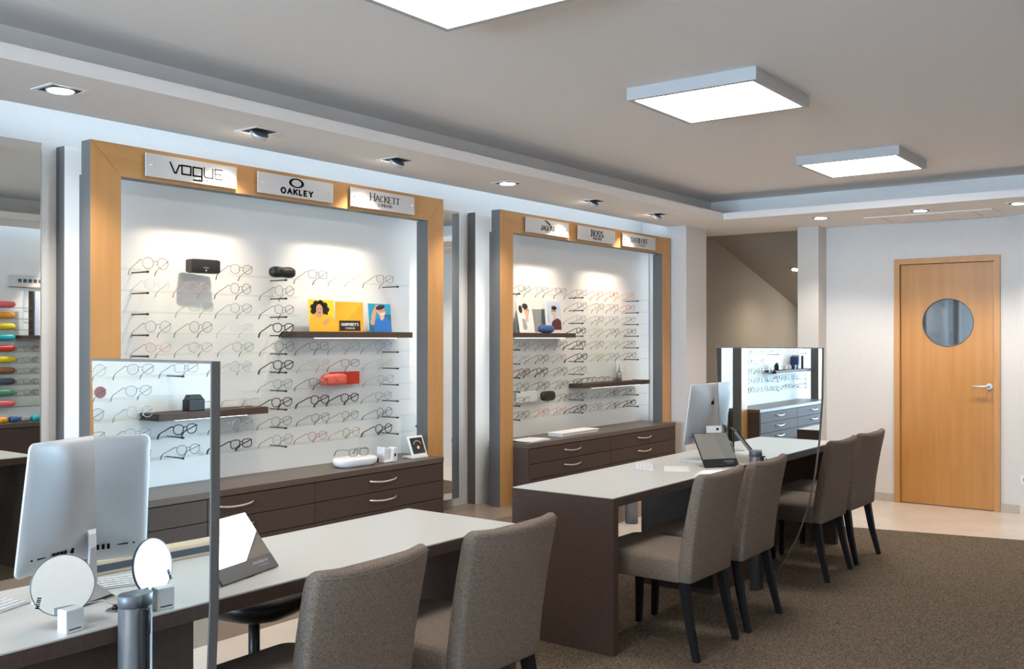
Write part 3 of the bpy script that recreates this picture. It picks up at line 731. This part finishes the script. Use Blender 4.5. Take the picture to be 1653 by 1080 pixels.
def d_pale(m, W_, H):
    rect(m, -W_ / 2, W_ / 2, 0, H, 0, whitec)
    poly(m, [(-.045, .0), (-.038, .075), (-.01, .095), (.03, .085), (.05, .0)], 1, board)
    poly(m, [(-.030, .02), (-.03, .08), (-.008, .075), (.004, .03), (-.008, .015)], 2, greyp)
    poly(m, [(-.002, .06), (.002, .105), (.024, .10), (.02, .06)], 3, skin2); ell(m, .014, .125, .021, .029, 4, skin2, tilt=.2)
    ell(m, .006, .148, .023, .016, 5, hairm); ell(m, -.034, .13, .015, .022, 1, hairm)
    ribbon(m, [(-.006, .133), (.034, .124)], .0028, -.0021, hairm)
def d_blue(m, W_, H):
    rect(m, -W_ / 2, W_ / 2, .0, H, 0, whitec); rect(m, -W_ / 2 + .012, W_ / 2, .02, H, 1, palebl)
    poly(m, [(-.022, .02), (-.012, .070), (.02, .096), (.045, .09), (W_ / 2, .075), (W_ / 2, .02)], 2, maroon)
    poly(m, [(.0, .082), (.006, .115), (.022, .11), (.024, .088)], 3, skin2); ell(m, .006, .135, .019, .027, 4, skin2); ell(m, .010, .158, .021, .013, 5, hairm)
    ribbon(m, [(-.012, .140), (.018, .138)], .003, -.0021, hairm); squiggle(m, -.038, .07, .008, .06, -.0008, greyp, 1)
card('picture card of a person with curly black hair and yellow top', 4.035, 1.535, .118, .156, 4.45, 0, .08, d_woman, sc=(1.72, 1.23))
card('amber picture card with a black name panel between two portraits', 4.285, 1.535, .125, .150, 4.475, -.10, .05, d_mid, sc=(1.72, 1.24))
card('picture card of a laughing person in a blue shirt on a turquoise ground', 4.53, 1.535, .125, .160, 4.45, .04, .08, d_man, sc=(1.70, 1.13))
card('white picture card of a person in a white shirt adjusting black spectacles', 6.11, 1.535, .125, .175, 4.43, .12, .16, d_pale, sc=(1.9, 1.4))
card('pale blue picture card of a person in a dark red shirt', 6.53, 1.535, .125, .200, 4.47, .02, .08, d_blue, sc=(1.8, 1.28))
card('plain grey card standing behind the two portrait cards on the far display', 6.30, 1.535, .36, .20, 4.515, 0, .06, lambda m, W_, H: rect(m, -W_ / 2 + .01, W_ / 2 - .01, .01, H - .01, 0, greyp))
card('plain white text card standing at the right end of the low brown shelf', 7.66, 1.113, .23, .175, 4.47, -.05, .12, lambda m, W_, H: [squiggle(m, 0, H * f, .07, .004, -.0004, greyp, 6) for f in (.3, .42, .62)], name='text_card')
# small bottle with a pointed cap on the same shelf
t = thing('bottle', 'small grey bottle with a tall pointed cap beside the white text card', 'bottle', (7.50, 4.44, 1.113))
m = MB(); m.cyl((0, 0), .024, 0, .075, principled('bottle_grey', (.22, .2, .17), .3), 20); m.build('body', t)
m = MB(); m.cyl((0, 0), .014, .075, .165, greyp, 16, r2=.003); m.build('cap', t)
t = thing('glass_tray', 'low clear block beside the bottle on the brown shelf', 'tray', (7.36, 4.46, 1.113)); bx('block', (-.07, .07, -.03, .03, 0, .035), acryl, t, .002)
t = thing('box', 'small black box on the brown shelf seen in the near table mirror', 'box', (-.22, 4.46, 1.113)); m = MB(); m.box(-.05, .05, -.03, .03, 0, .06, blackp); m.build('carton', t, .004)
m = MB(); m.prism([(-.05, .06), (.05, .06), (.035, .085), (-.03, .085)], 1, -.02, .02, blackp); m.build('lid', t, .002)
for i, (mt, hh, lb) in enumerate(((hairm, .16, 'black'), (cream, .17, 'cream'), (navyp, .15, 'violet blue'))):
    tag(bx('booklet', (-.98 + .085 * i, -.965 + .085 * i + (.045 if i == 1 else 0), 4.43, 4.53, 1.1125, 1.1125 + hh), mt, None, .001, 1), '%s booklet standing on the brown shelf seen in the far table mirror' % lb, 'booklet', 'booklets on the mirrored shelf')

# cabinet-top things
ZT = .724
t = thing('display_tray', 'white oval tray with dark spectacles on it, on the near cabinet', 'display tray', (4.17, 4.31, ZT), -.12)
m = MB(); rs = []
for z, s_ in ((0, .80), (.016, .96), (.036, 1.0), (.050, .96), (.055, .86)):
    rs.append([(p[0] * s_, p[1] * s_, z) for p in rrect(.30, .13, .06, 6)])
m.rings(rs, whitep); m.build('shell', t)
m = MB(); m.box(.142, .153, -.035, .03, .012, .040, blackp); m.build('front_panel', t, .002)
spectacles('sk', (4.16, 4.27, ZT + .0565), 'thin black spectacles resting on the white oval tray', 'spectacles on the near display', -.1)
t = thing('phone_dock', 'white angular stand with a small dark square mark, on the near cabinet', 'stand', (4.43, 4.30, ZT), .0)
m = MB(); m.box(-.055, .055, -.04, .04, 0, .012, whitep); m.build('base', t, .003)
m = MB(); m.prism([(-.055, .012), (-.015, .012), (-.012, .085), (-.052, .098)], 1, -.03, .035, whitep); m.build('upright', t, .006)
m = MB(); m.prism([(.012, .012), (.055, .012), (.055, .088), (.018, .082)], 1, -.04, .02, whitep); m.box(.026, .042, -.0412, -.040, .032, .052, inkm); m.build('upright', t, .003)
t = thing('picture_stand', 'white tilted stand with a dark glossy picture and clear back plate, beside the orange post', 'stand', (4.69, 4.28, ZT), .0); t.scale = (1.22,) * 3
m = MB(); m.prism([(-.055, 0), (.055, 0), (.055, .012), (-.055, .012)], 1, -.03, .06, whitep); m.build('base', t, .003)
m = MB(); m.box(-.058, .058, -.004, .004, 0, .11, whitep); f1 = m.build('frame', t, .003); f1.location = (0, -.018, .012); f1.rotation_euler = (-.38, 0, 0)
m = MB(); m.box(-.046, .046, -.006, -.004, .012, .098, coverd); m.cyl((.0, .045), .009, -.0072, -.006, goldm, 16, 1)
ribbon(m, arc(0, .055, .03, .026, 20, 160, 10), .006, -.0062, greyp); p1 = m.build('picture', f1)
m = MB(); m.box(-.075, .06, 0, .003, 0, .215, acryl); m.build('back_plate', t).location = (0, .045, .012)
m = MB(); m.cyl((.040, .150), .007, -.002, .0, bluem, 16, 1); m.build('dot_mark', t).location = (0, .045, .012)
t = thing('white_tray_box', 'flat white open box lying on the far cabinet', 'box', (6.60, 4.33, ZT), .0)
m = MB(); m.box(-.26, .26, -.07, .07, 0, .024, whitec); m.build('body', t, .003)
m = MB(); m.box(-.27, .27, -.075, .075, .024, .030, whitec); m.build('lid', t, .002)
for i, (dx, dy, r) in enumerate(((0, 0, 0), (.03, .02, .08), (-.02, .015, -.06))):
    o = bx('brochure', (-.13, .13, -.09, .09, 0, .003), whitec if i else palebl, None); o.location = (5.99 + dx, 4.31 + dy, ZT + .0032 * i); o.rotation_euler = (0, 0, r)
    tag(o, ('pale blue paper lowest of the three sheets at the left end of the far cabinet', 'white paper in the middle of the three sheets on the far cabinet', 'white paper topmost of the three sheets on the far cabinet')[i], 'paper', 'papers on the far cabinet')
# bin standing on the plinth under the cabinet end
t = thing('waste_bin', 'round brushed metal waste bin seen under the desk', 'bin', (6.92, 3.98, 0.0))
m = MB(); m.cyl((0, 0), .052, .0, .36, steel, 28); m.build('bin_body', t)
m = MB(); m.cyl((0, 0), .055, .36, .38, dgrey, 28); m.build('rim', t)

# ------------------------------------------------------------------ desks
def desk(x0, x1, label, near_panel, far_panel):
    t = thing('desk', label, 'desk', (x0, 2.36, .012), 0, 'long consultation desks in a row')
    L, Dp, H = x1 - x0, .59, .738
    bx('tabletop', (0, L, 0, Dp, H - .045, H - .004), brown, t, .001, 1)
    bx('white_surface', (.003, L - .003, .003, Dp - .003, H - .004, H), desktop, t)
    for flag, a in ((near_panel, 0), (far_panel, L - .045)):
        if flag: bx('end_panel', (a, a + .045, 0, Dp, 0, H - .045), brown, t, .001, 1)
    xm = L / 2
    m = MB(); m.box(xm - .275, xm + .275, .10, .58, 0, H - .045, brown); m.build('pedestal', t, .001, 1)
    m = MB(); m.box(xm - .277, xm - .275, .11, .56, .03, H - .08, blackp); m.build('pedestal_shade', t)  # black sheet that paints the shade on the pedestal's side
    return t
desk(-.25, 3.175, 'near long desk with white top and brown edges, its left end outside the picture', True, True)
desk(3.935, 7.07, 'far long desk with white top and brown end panel facing the viewer', True, True)

def table_mirror(xm, pts, label):
    t = thing('fitting_mirror', label, 'mirror', (xm, 2.325, .0))
    rel = [(y - 2.325, z) for y, z in pts]
    m = MB(); m.prism(rel, 0, .0015, .028, dgrey); m.build('backing', t, .001, 1)
    ins = .004; cyy = sum(p[0] for p in rel) / len(rel); czz = sum(p[1] for p in rel) / len(rel)
    q = [(cyy + (a - cyy) * (1 - ins * 3), czz + (b - czz) * (1 - ins * 2)) for a, b in rel]
    m = MB(); m.prism(q, 0, .0, .0015, mirm); m.build('mirror_glass', t)
    return t
def mpts(yl, yr):
    return [(yl, 1.442), (yr, 1.442), (yr + .004, 1.15), (yr + .02, .92), (yr + .045, .72), (yr + .08, .55), (yr + .14, .37), (yr + .22, .21), (yr + .30, .10), (2.325, .06), (2.325, .79), (yl - .03, .83)]
def mirror_pole(t, xoff=0.0):
    m = MB(); m.cyl((-.012, 0), .032, .012, .80, steel, 32); m.build('pole', t)
    m = MB(); m.cyl((-.012, 0), .033, .80, .832, steel, 32); m.build('pole_cap', t, .002, 1)
    m = MB(); m.box(-.012, .0, -.050, -.034, .02, .80, gapm); m.build('cable_cover', t, .002, 1)
    m = MB(); m.tube([(.002, -.034, .80), (.002, -.062, .80), (.002, -.066, .79), (.002, -.066, .74), (.002, -.036, .735)], .004, blackp, 6); m.build('cable_hook', t)
t1 = table_mirror(1.46, [(2.54, 1.442), (2.005, 1.442), (2.006, 1.1), (2.010, .85), (2.020, .68), (2.045, .52), (2.11, .34), (2.19, .2), (2.26, .1), (2.325, .06), (2.325, .79), (2.51, .83)], 'near free standing fitting mirror with grey edge, cut by the lower picture edge'); mirror_pole(t1)
t2 = table_mirror(5.50, mpts(2.58, 1.925), 'far free standing fitting mirror with curved lower edge'); mirror_pole(t2)

# ------------------------------------------------------------------ computers
def apple(m, cx, cz, s_, y, mat):
    body = []
    for i in range(40):
        a = 2 * PI * i / 40; r = 1 + .10 * math.cos(2 * a) * (1 if math.sin(a) > 0 else .2) - .10 * math.exp(-((a - PI / 2) / .35) ** 2) - .06 * math.exp(-((a - 3 * PI / 2) / .3) ** 2)
        x, z = r * math.cos(a) * .95, r * math.sin(a)
        d = math.hypot(x - 1.22, z - .12)
        if d < .52: x = 1.22 + (x - 1.22) * .52 / d; z = .12 + (z - .12) * .52 / d
        body.append((cx + x * s_, cz + z * s_))
    m.prism(body, 1, y, y - .0012, mat)
    lf = [(cx + .02 * s_, cz + 1.05 * s_), (cx + .05 * s_, cz + 1.35 * s_), (cx + .4 * s_, cz + 1.65 * s_), (cx + .38 * s_, cz + 1.3 * s_)]
    m.prism(lf, 1, y, y - .0012, mat)
def computer(loc, rot, label):
    t = thing('desktop_computer', label, 'computer', loc, rot, 'silver desktop computers seen from behind')
    W_, H = .522, .362; z0 = .115
    tilt = math.radians(8)
    m = MB(); rs = []
    for y, s_, r in ((.0, .998, .018), (-.004, 1.0, .02), (-.007, .992, .025), (-.014, .93, .04), (-.022, .80, .06), (-.030, .60, .07), (-.035, .38, .06), (-.037, .15, .025)):
        rs.append([(p[0], y, p[1] + H / 2) for p in [(a * 1, b) for a, b in rrect(W_ * s_, H * s_, r, 6)]])
    m.rings(rs, alu); o = m.build('housing', t); o.location = (0, 0, z0); o.rotation_euler = (tilt, 0, 0)
    m = MB(); m.prism([(-W_ / 2 + .01, .09), (W_ / 2 - .01, .09), (W_ / 2 - .01, H - .01), (-W_ / 2 + .01, H - .01)], 1, .0, .0012, coverd); m.build('screen', o)
    m = MB(); apple(m, 0, H * .67, .021, -.0345, inkm); m.build('emblem', o)
    m = MB()
    for i in range(4): m.box(-.155 + .014 * i, -.148 + .014 * i, -.0290, -.020, .040, .054, inkm)
    m.box(-.085, -.078, -.0285, -.022, .040, .054, inkm); m.box(-.205, -.175, -.0225, -.013, .046, .049, inkm); m.cyl((-.222, .047), .003, -.0185, -.011, inkm, 8, 1); m.build('ports', o)
    m = MB(); pr = []
    for (y, z, hw, th) in ((-.030, .215, .035, .003), (-.055, .195, .045, .004), (-.066, .160, .055, .004), (-.066, .08, .062, .004), (-.060, .012, .072, .004), (-.04, .004, .08, .004), (.10, .004, .092, .004)):
        pr.append((y, z, hw, th))
    rs = []
    for i, (y, z, hw, th) in enumerate(pr):
        y2, z2 = pr[min(i + 1, len(pr) - 1)][:2]; y1_, z1_ = pr[max(i - 1, 0)][:2]; dy, dz = y2 - y1_, z2 - z1_; L = math.hypot(dy, dz); ny, nz = dz / L * th, -dy / L * th
        rs.append([(-hw, y - ny, z - nz), (hw, y - ny, z - nz), (hw, y + ny, z + nz), (-hw, y + ny, z + nz)])
    m.rings(rs, alu, smooth=False); m.build('stand', t, .001, 1)
    m = MB(); m.cyl((0, .13), .016, -.0715, -.060, inkm, 20, 1); m.build('cable_hole', t)
    return t
computer((1.512, 2.668, .750), math.radians(20), 'near silver desktop computer seen from behind, half reflected in the near fitting mirror')
computer((5.475, 2.655, .750), math.radians(0), 'far silver desktop computer seen from behind, beside the small easel mirror')
def keyboard(loc, rot, label):
    t = thing('keyboard', label, 'keyboard', loc, rot, 'thin white keyboards on the desks')
    m = MB(); m.prism([(-.057, 0), (.057, 0), (.057, .012), (-.057, .004)], 0, -.14, .14, alu); m.build('base', t, .001, 1)
    m = MB()
    for r in range(5):
        for k in range(13):
            x = -.135 + k * .0208; y = -.050 + r * .0205; z = .004 + (y + .057) / .114 * .008
            m.box(x, x + .0185, y, y + .0180, z, z + .002, whitep)
    m.build('keys', t)
keyboard((1.25, 2.755, .75), .35, 'thin white keyboard behind the near computer')
keyboard((4.98, 2.78, .75), .50, 'thin white keyboard on the far desk behind the easel mirror')
t = thing('desk_organiser', 'curved cream wooden tray with a slate blue stripe behind the near computer', 'tray', (1.03, 2.905, .75), .05)
m = MB(); m.prism([(-.26, 0), (.24, 0), (.27, .02), (.24, .05), (-.26, .05)], 1, -.03, .03, cream); m.build('tray_body', t, .006)
m = MB(); m.box(-.255, .235, -.032, -.0295, .012, .034, slate); m.build('stripe', t)

# table mirrors that stand on easels
def easel_mirror(loc, rot, label, wd, lean=.66, h=.215):
    t = thing('easel_mirror', label, 'mirror', loc, rot, 'small easel mirrors on the desks')
    pass
    m = MB(); m.box(-wd / 2, wd / 2, 0, .006, 0, h, blackp); o = m.build('panel', t, .001, 1); o.rotation_euler = (-lean, 0, 0); o.location = (0, -.055, .0048)
    m = MB(); m.box(-wd / 2 + .004, wd / 2 - .004, -.0012, 0, .052, h - .004, mirm); m.build('mirror_glass', o)
    m = MB(); m.box(-wd / 2 + .002, wd / 2 - .002, -.0014, 0, .002, .050, blackp); m.build('lower_band', o)
    m = MB(); squiggle(m, wd * .25, .030, wd * .28, .009, -.0014, greyp, 9); squiggle(m, wd * .27, .020, wd * .2, .003, -.0014, greyp, 9); m.build('lettering', o)
    m = MB(); m.box(-.02, .02, 0, .005, 0, h * math.cos(lean) - .004, blackp); s_ = m.build('strut', t, .001, 1); s_.location = (0, -.055 + h * math.sin(lean) + .001, 0.001); s_.rotation_euler = (.0, 0, 0)
    bx('foot', (-.02, .02, -.05, -.045 + h * math.sin(lean), 0, .003), blackp, t)
    return t
easel_mirror((1.953, 2.545, .75), math.radians(15), 'easel mirror with a dark lower band and white glare on the near desk', .285, math.radians(39), .215)
easel_mirror((5.280, 2.466, .75), math.radians(-34), 'far easel mirror with a black lower band, in front of the brochures', .228, math.radians(38), .23)
# round double sided mirror in a white block
t = thing('round_mirror', 'round tilting table mirror held in a white block near the left edge', 'mirror', (1.325, 2.43, .75), 0)
m = MB(); N = 48; cz_ = .112; Rr_ = .078
disc = lambda s_, y: [(Rr_ * s_ * math.cos(2 * PI * i / N), y, cz_ + Rr_ * s_ * math.sin(2 * PI * i / N)) for i in range(N)]
m.rings([disc(.97, -.0030), disc(.97, .0030)], mirm, smooth=False); o = m.build('mirror_disc', t); o.rotation_euler = (-.16, 0, -.30)
m = MB(); m.rings([disc(.968, -.0034), disc(1.0, -.0034), disc(1.0, .0034), disc(.968, .0034)], steel, cap=False, closed=True); m.build('rim', o)
m = MB(); squiggle(m, 0, 0, .03, .010, 0, inkm, 6); e_ = m.build('lettering', o); e_.location = (-.055, -.0040, .075); e_.rotation_euler = (0, -PI / 2 + .25, 0)
m = MB(); m.prism([(-.026, 0), (.026, 0), (.026, .060), (-.026, .060)], 1, -.032, .004, whitep); b_ = m.build('block', t, .0025, 2); b_.location = (.0, -.014, 0); b_.rotation_euler = (0, 0, .12)
m = MB(); squiggle(m, 0, .008, .036, .004, -.0325, inkm, 10); m.build('block_lettering', b_)
t = thing('suction_foot', 'small shiny round foot with a black knob under the near fitting mirror', 'foot', (1.503, 2.49, .75))
m = MB(); m.cyl((0, 0), .026, 0, .004, steel, 28, r2=.022); m.build('disc', t)
m = MB(); m.cyl((0, 0), .010, .004, .016, blackp, 20, r2=.006); m.build('knob', t)
m = MB(); m.tube([(0, 0, .014), (-.02, .03, .028), (-.06, .06, .020), (-.09, .05, .004)], .0016, chrome, 6); m.build('wire', t)
# leaflets behind the far easel mirror
t = thing('brochure_holder', 'white brochure stand with a small dark mark behind the far easel mirror', 'brochure holder', (5.395, 2.512, .75), -.6)
m = MB(); m.prism([(-.02, 0), (.03, 0), (.02, .115), (.014, .115)], 0, -.045, .045, whitep); m.build('holder', t, .001, 1)
m = MB(); m.box(-.05, .05, -.003, .003, 0, .218, whitec); m.box(.015, .030, -.0040, -.003, .190, .205, inkm); o = m.build('brochure', t); o.location = (0, .026, .004); o.rotation_euler = (-.14, 0, 0)
o = bx('leaflet', (-.11, .11, -.07, .07, 0, .002), whitec); o.location = (5.03, 2.60, .7505); o.rotation_euler = (0, 0, .5); tag(o, 'open white leaflet lying in front of the far keyboard', 'paper')

# ------------------------------------------------------------------ chairs
def make_chair():
    t = thing('dining_chair', 'x', 'chair', (0, 0, .012), 0, 'grey brown upholstered chairs at the desks')
    # seat
    m = MB(); rs = []
    for z, s_, r in ((.352, .985, .02), (.358, 1.0, .025), (.44, 1.0, .03), (.456, .985, .04), (.465, .94, .05), (.468, .80, .05), (.469, .4, .02)):
        rs.append([(p[0], p[1] + .30, z + (.006 if s_ < .9 else 0)) for p in rrect(.462 * s_, .50 * s_, r, 5)])
    m.rings(rs, fabric); m.build('seat', t)
    # backrest, gently curved in plan and leaning back
    m = MB(); rs = []
    def ring(z, k, shrink):
        wd = (.448 + .026 * k) - shrink * 2; th = .072 - .020 * k - shrink * 1.6
        yb = -.088 * k ** 1.5
        out = []
        for p in rrect(wd, max(th, .012), min(.018, max(th, .012) * .45), 4):
            out.append(p)
        # resample x finely on the long sides
        fine = []
        n = len(out)
        for i in range(n):
            a, b = out[i], out[(i + 1) % n]; L = math.hypot(a[0] - b[0], a[1] - b[1]); st = 8 if L > .2 else 1
            for j in range(st): fine.append((a[0] + (b[0] - a[0]) * j / st, a[1] + (b[1] - a[1]) * j / st))
        return [(x, y + .036 + yb - .026 * k * (1 - (2 * x / .47) ** 2) , z + .012 * k * (2 * x / .47) ** 2) for x, y in fine]
    zs = [.352, .36, .44, .52, .60, .68, .75, .805, .835, .847, .853]
    for z in zs:
        k = (z - .352) / .516
        sh = {.352: .006, .835: .002, .847: .010, .853: .019}.get(z, 0)
        rs.append(ring(z, k, sh))
    m.rings(rs, fabric); b = m.build('backrest', t)
    m = MB(); pts = []
    m.tube([(-.228, -.070, .846), (-.12, -.094, .836), (0, -.103, .834), (.12, -.094, .836), (.228, -.070, .846)], .0012, fabric, 5); m.build('piping', b)
    for sx in (-1, 1):
        for fr in (0, 1):
            m = MB()
            if fr: top, bot, a, c = (sx * .195, .500), (sx * .200, .508), .020, .014
            else: top, bot, a, c = (sx * .195, .045), (sx * .215, -.028), .022, .014
            rs = []
            for k in (0, .5, 1):
                cx, cy_ = top[0] + (bot[0] - top[0]) * k, top[1] + (bot[1] - top[1]) * (k ** 1.3); h = a + (c - a) * k
                rs.append([(cx - h, cy_ - h, .356 * (1 - k)), (cx + h, cy_ - h, .356 * (1 - k)), (cx + h, cy_ + h, .356 * (1 - k)), (cx - h, cy_ + h, .356 * (1 - k))])
            m.rings(rs, blackw, smooth=False); m.build('leg', t, .002, 1)
    return t
CH = [(1.995, 'upholstered chair nearest the fitting mirror with the grey edge, at the near desk', .03), (2.672, 'upholstered chair at the near desk beside its end panel', -.02),
      (4.315, 'nearest upholstered chair at the far desk, seen in full with its seat', .0), (4.885, 'second upholstered chair at the far desk, in front of the mirror pole', .02),
      (6.125, 'third upholstered chair at the far desk, right behind the curved mirror edge', .0), (6.70, 'last upholstered chair at the far desk, nearest the wooden door', -.03)]
ch0 = make_chair()
for i, (x, lb, r) in enumerate(CH):
    c = ch0 if i == 0 else copy_tree(ch0)
    c.location = (x, 2.045 + (.02 if i >= 4 else 0), .012); c.rotation_euler = (0, 0, r); c['label'] = lb
# staff stools behind the desks
def stool(loc, rot, label):
    t = thing('swivel_stool', label, 'stool', loc, rot, 'black swivel stools behind the desks')
    m = MB(); rs = []
    for z, s_ in ((.405, .55), (.42, .80), (.445, .96), (.47, 1.0), (.49, .93), (.498, .75), (.500, .3)):
        rs.append([(p[0], p[1], z + .012 * (p[0] / .2) ** 2) for p in rrect(.42 * s_, .40 * s_, .15 * s_, 6)])
    m.rings(rs, blackl); m.build('seat', t)
    m = MB(); m.cyl((0, 0), .022, .09, .41, blackp, 20); m.build('column', t)
    for k in range(5):
        a = 2 * PI * k / 5 + .3; c, s_ = math.cos(a), math.sin(a)
        m = MB(); m.tube([(c * .02, s_ * .02, .10), (c * .15, s_ * .15, .088), (c * .27, s_ * .27, .072)], .016, steel, 8, taper=[1.1, .9, .7]); b = m.build('base_arm', t)
        m = MB(); m.cyl((c * .27 - .0, .030), .030, s_ * .27 - .014, s_ * .27 + .014, blackp, 18, 1); m.tube([(c * .27, s_ * .27, .03), (c * .27, s_ * .27, .075)], .008, blackp, 8); m.build('caster', b)
    return t
stool((2.45, 3.09, .012), .2, 'black padded swivel stool behind the near desk')
stool((4.43, 3.02, .012), .55, 'black swivel stool behind the far desk, only its base arm and caster showing')

# ------------------------------------------------------------------ display opposite, seen in the wall mirror
t = thing('display_board', 'white lit display board opposite, seen only in the wall mirror at the left edge', 'display board', (3.4, YR + .072, .1))
bx('board', (0, 3.0, -.07, 0, 0, 2.15), board, t); bx('edge', (-.02, 0, -.07, .01, 0, 2.15), dgrey, t)
t = thing('low_cabinet', 'dark brown cabinet under the opposite display, seen in the wall mirror', 'cabinet', (3.5, YR + .0735, 0))
bx('body', (0, 2.8, 0, .30, .012, .66), brown, t); bx('worktop', (-.01, 2.81, 0, .31, .66, .70), brownlit, t)
for k in range(4): bx('drawer', (.71 * k + .005, .71 * k + .70, .300, .306, .34, .64), brown, t)
t = thing('sign_plate', 'white sign plate above the cases opposite, reflected in the wall mirror', 'sign', (4.85, YR + .0735, 1.985))
bx('plate', (-.25, .25, .012, .02, 0, .115), signm, t); m = MB(); [m.box(-.16 + .05 * i, -.125 + .05 * i, .020, .0212, .045, .08, inkg) for i in range(6)]; m.box(-.25, .25, .0195, .0215, -.004, .004, brownc); m.build('lettering', t)
for s_ in (-.2, .2): bx('standoff', (s_ - .005, s_ + .005, 0, .012, .05, .06), chrome, t)
brk = [(1.782 - .1045 * k) for k in range(10)]
for k, z in enumerate(brk):
    t = thing('glass_shelf', 'dark edged glass shelf, %s, seen in the wall mirror' % ORD[k], 'shelf', (4.2, YR + .0735, z), 0, 'shelves opposite in the mirror')
    a_ = .6 if k in (0, 1, 2, 3) else 1.6
    bx('glass_pane', (0, a_, 0, .14, -.004, .0), shelfglass, t); bx('front_edge', (0, a_, .14, .143, -.004, .0), dgrey, t)
cm = [(pinkm, 'pink'), (orangem, 'orange'), (yellowm, 'yellow'), (tealm, 'turquoise'), (redm, 'dark red'), (yellowm, 'golden yellow'), (brownc, 'brown'), (slate, 'dark grey'), (greenm, 'green'), (pinkm, 'rose')]
for k, z in enumerate(brk):
    case_box('spectacle_case', cm[k][1] + ' spectacle case on the %s shelf opposite, seen in the wall mirror' % ORD[k], (4.525, YR + .15, z + .001), .23, .07, .062, cm[k][0], 'soft', group='coloured cases seen in the wall mirror')
for i, (mt, nm) in enumerate(((orangem, 'orange'), (bluem, 'dark blue'), (greyp, 'grey'), (tealm, 'turquoise'), (slate, 'slate'))):
    case_box('spectacle_case', nm + ' folded case on the cabinet opposite, seen in the wall mirror', (4.47 + .105 * i, YR + .25, .701), .095, .07, .055, mt, 'soft', group='folded cases on the opposite cabinet')
for i, (mt, a, lb) in enumerate(((whitec, 4.690, 'white'), (hairm, 4.738, 'black'), (palebl, 4.798, 'pale'))):
    tag(bx('poster_panel', (a, a + .045, YR + .175, YR + .205, 1.52, 1.945), mt), '%s narrow upright panel opposite, seen in the wall mirror' % lb, 'panel', 'upright panels seen in the wall mirror')
tag(bx('wooden_shelf', (4.67, 5.6, YR + .0735, YR + .26, 1.485, 1.5195), brown), 'brown wooden shelf carrying the upright panels opposite', 'shelf')
for k in range(4, 9):
    for i in range(2):
        o = spectacles(['pk', 'pb', 'pe', 'pd', 'pk'][k - 4], (4.75 + .17 * i, YR + .225, brk[k] + .001), 'dark spectacles %s of two on the %s shelf opposite, seen in the wall mirror' % (('left', 'right')[i], ORD[k]), 'spectacles seen in the wall mirror', PI)
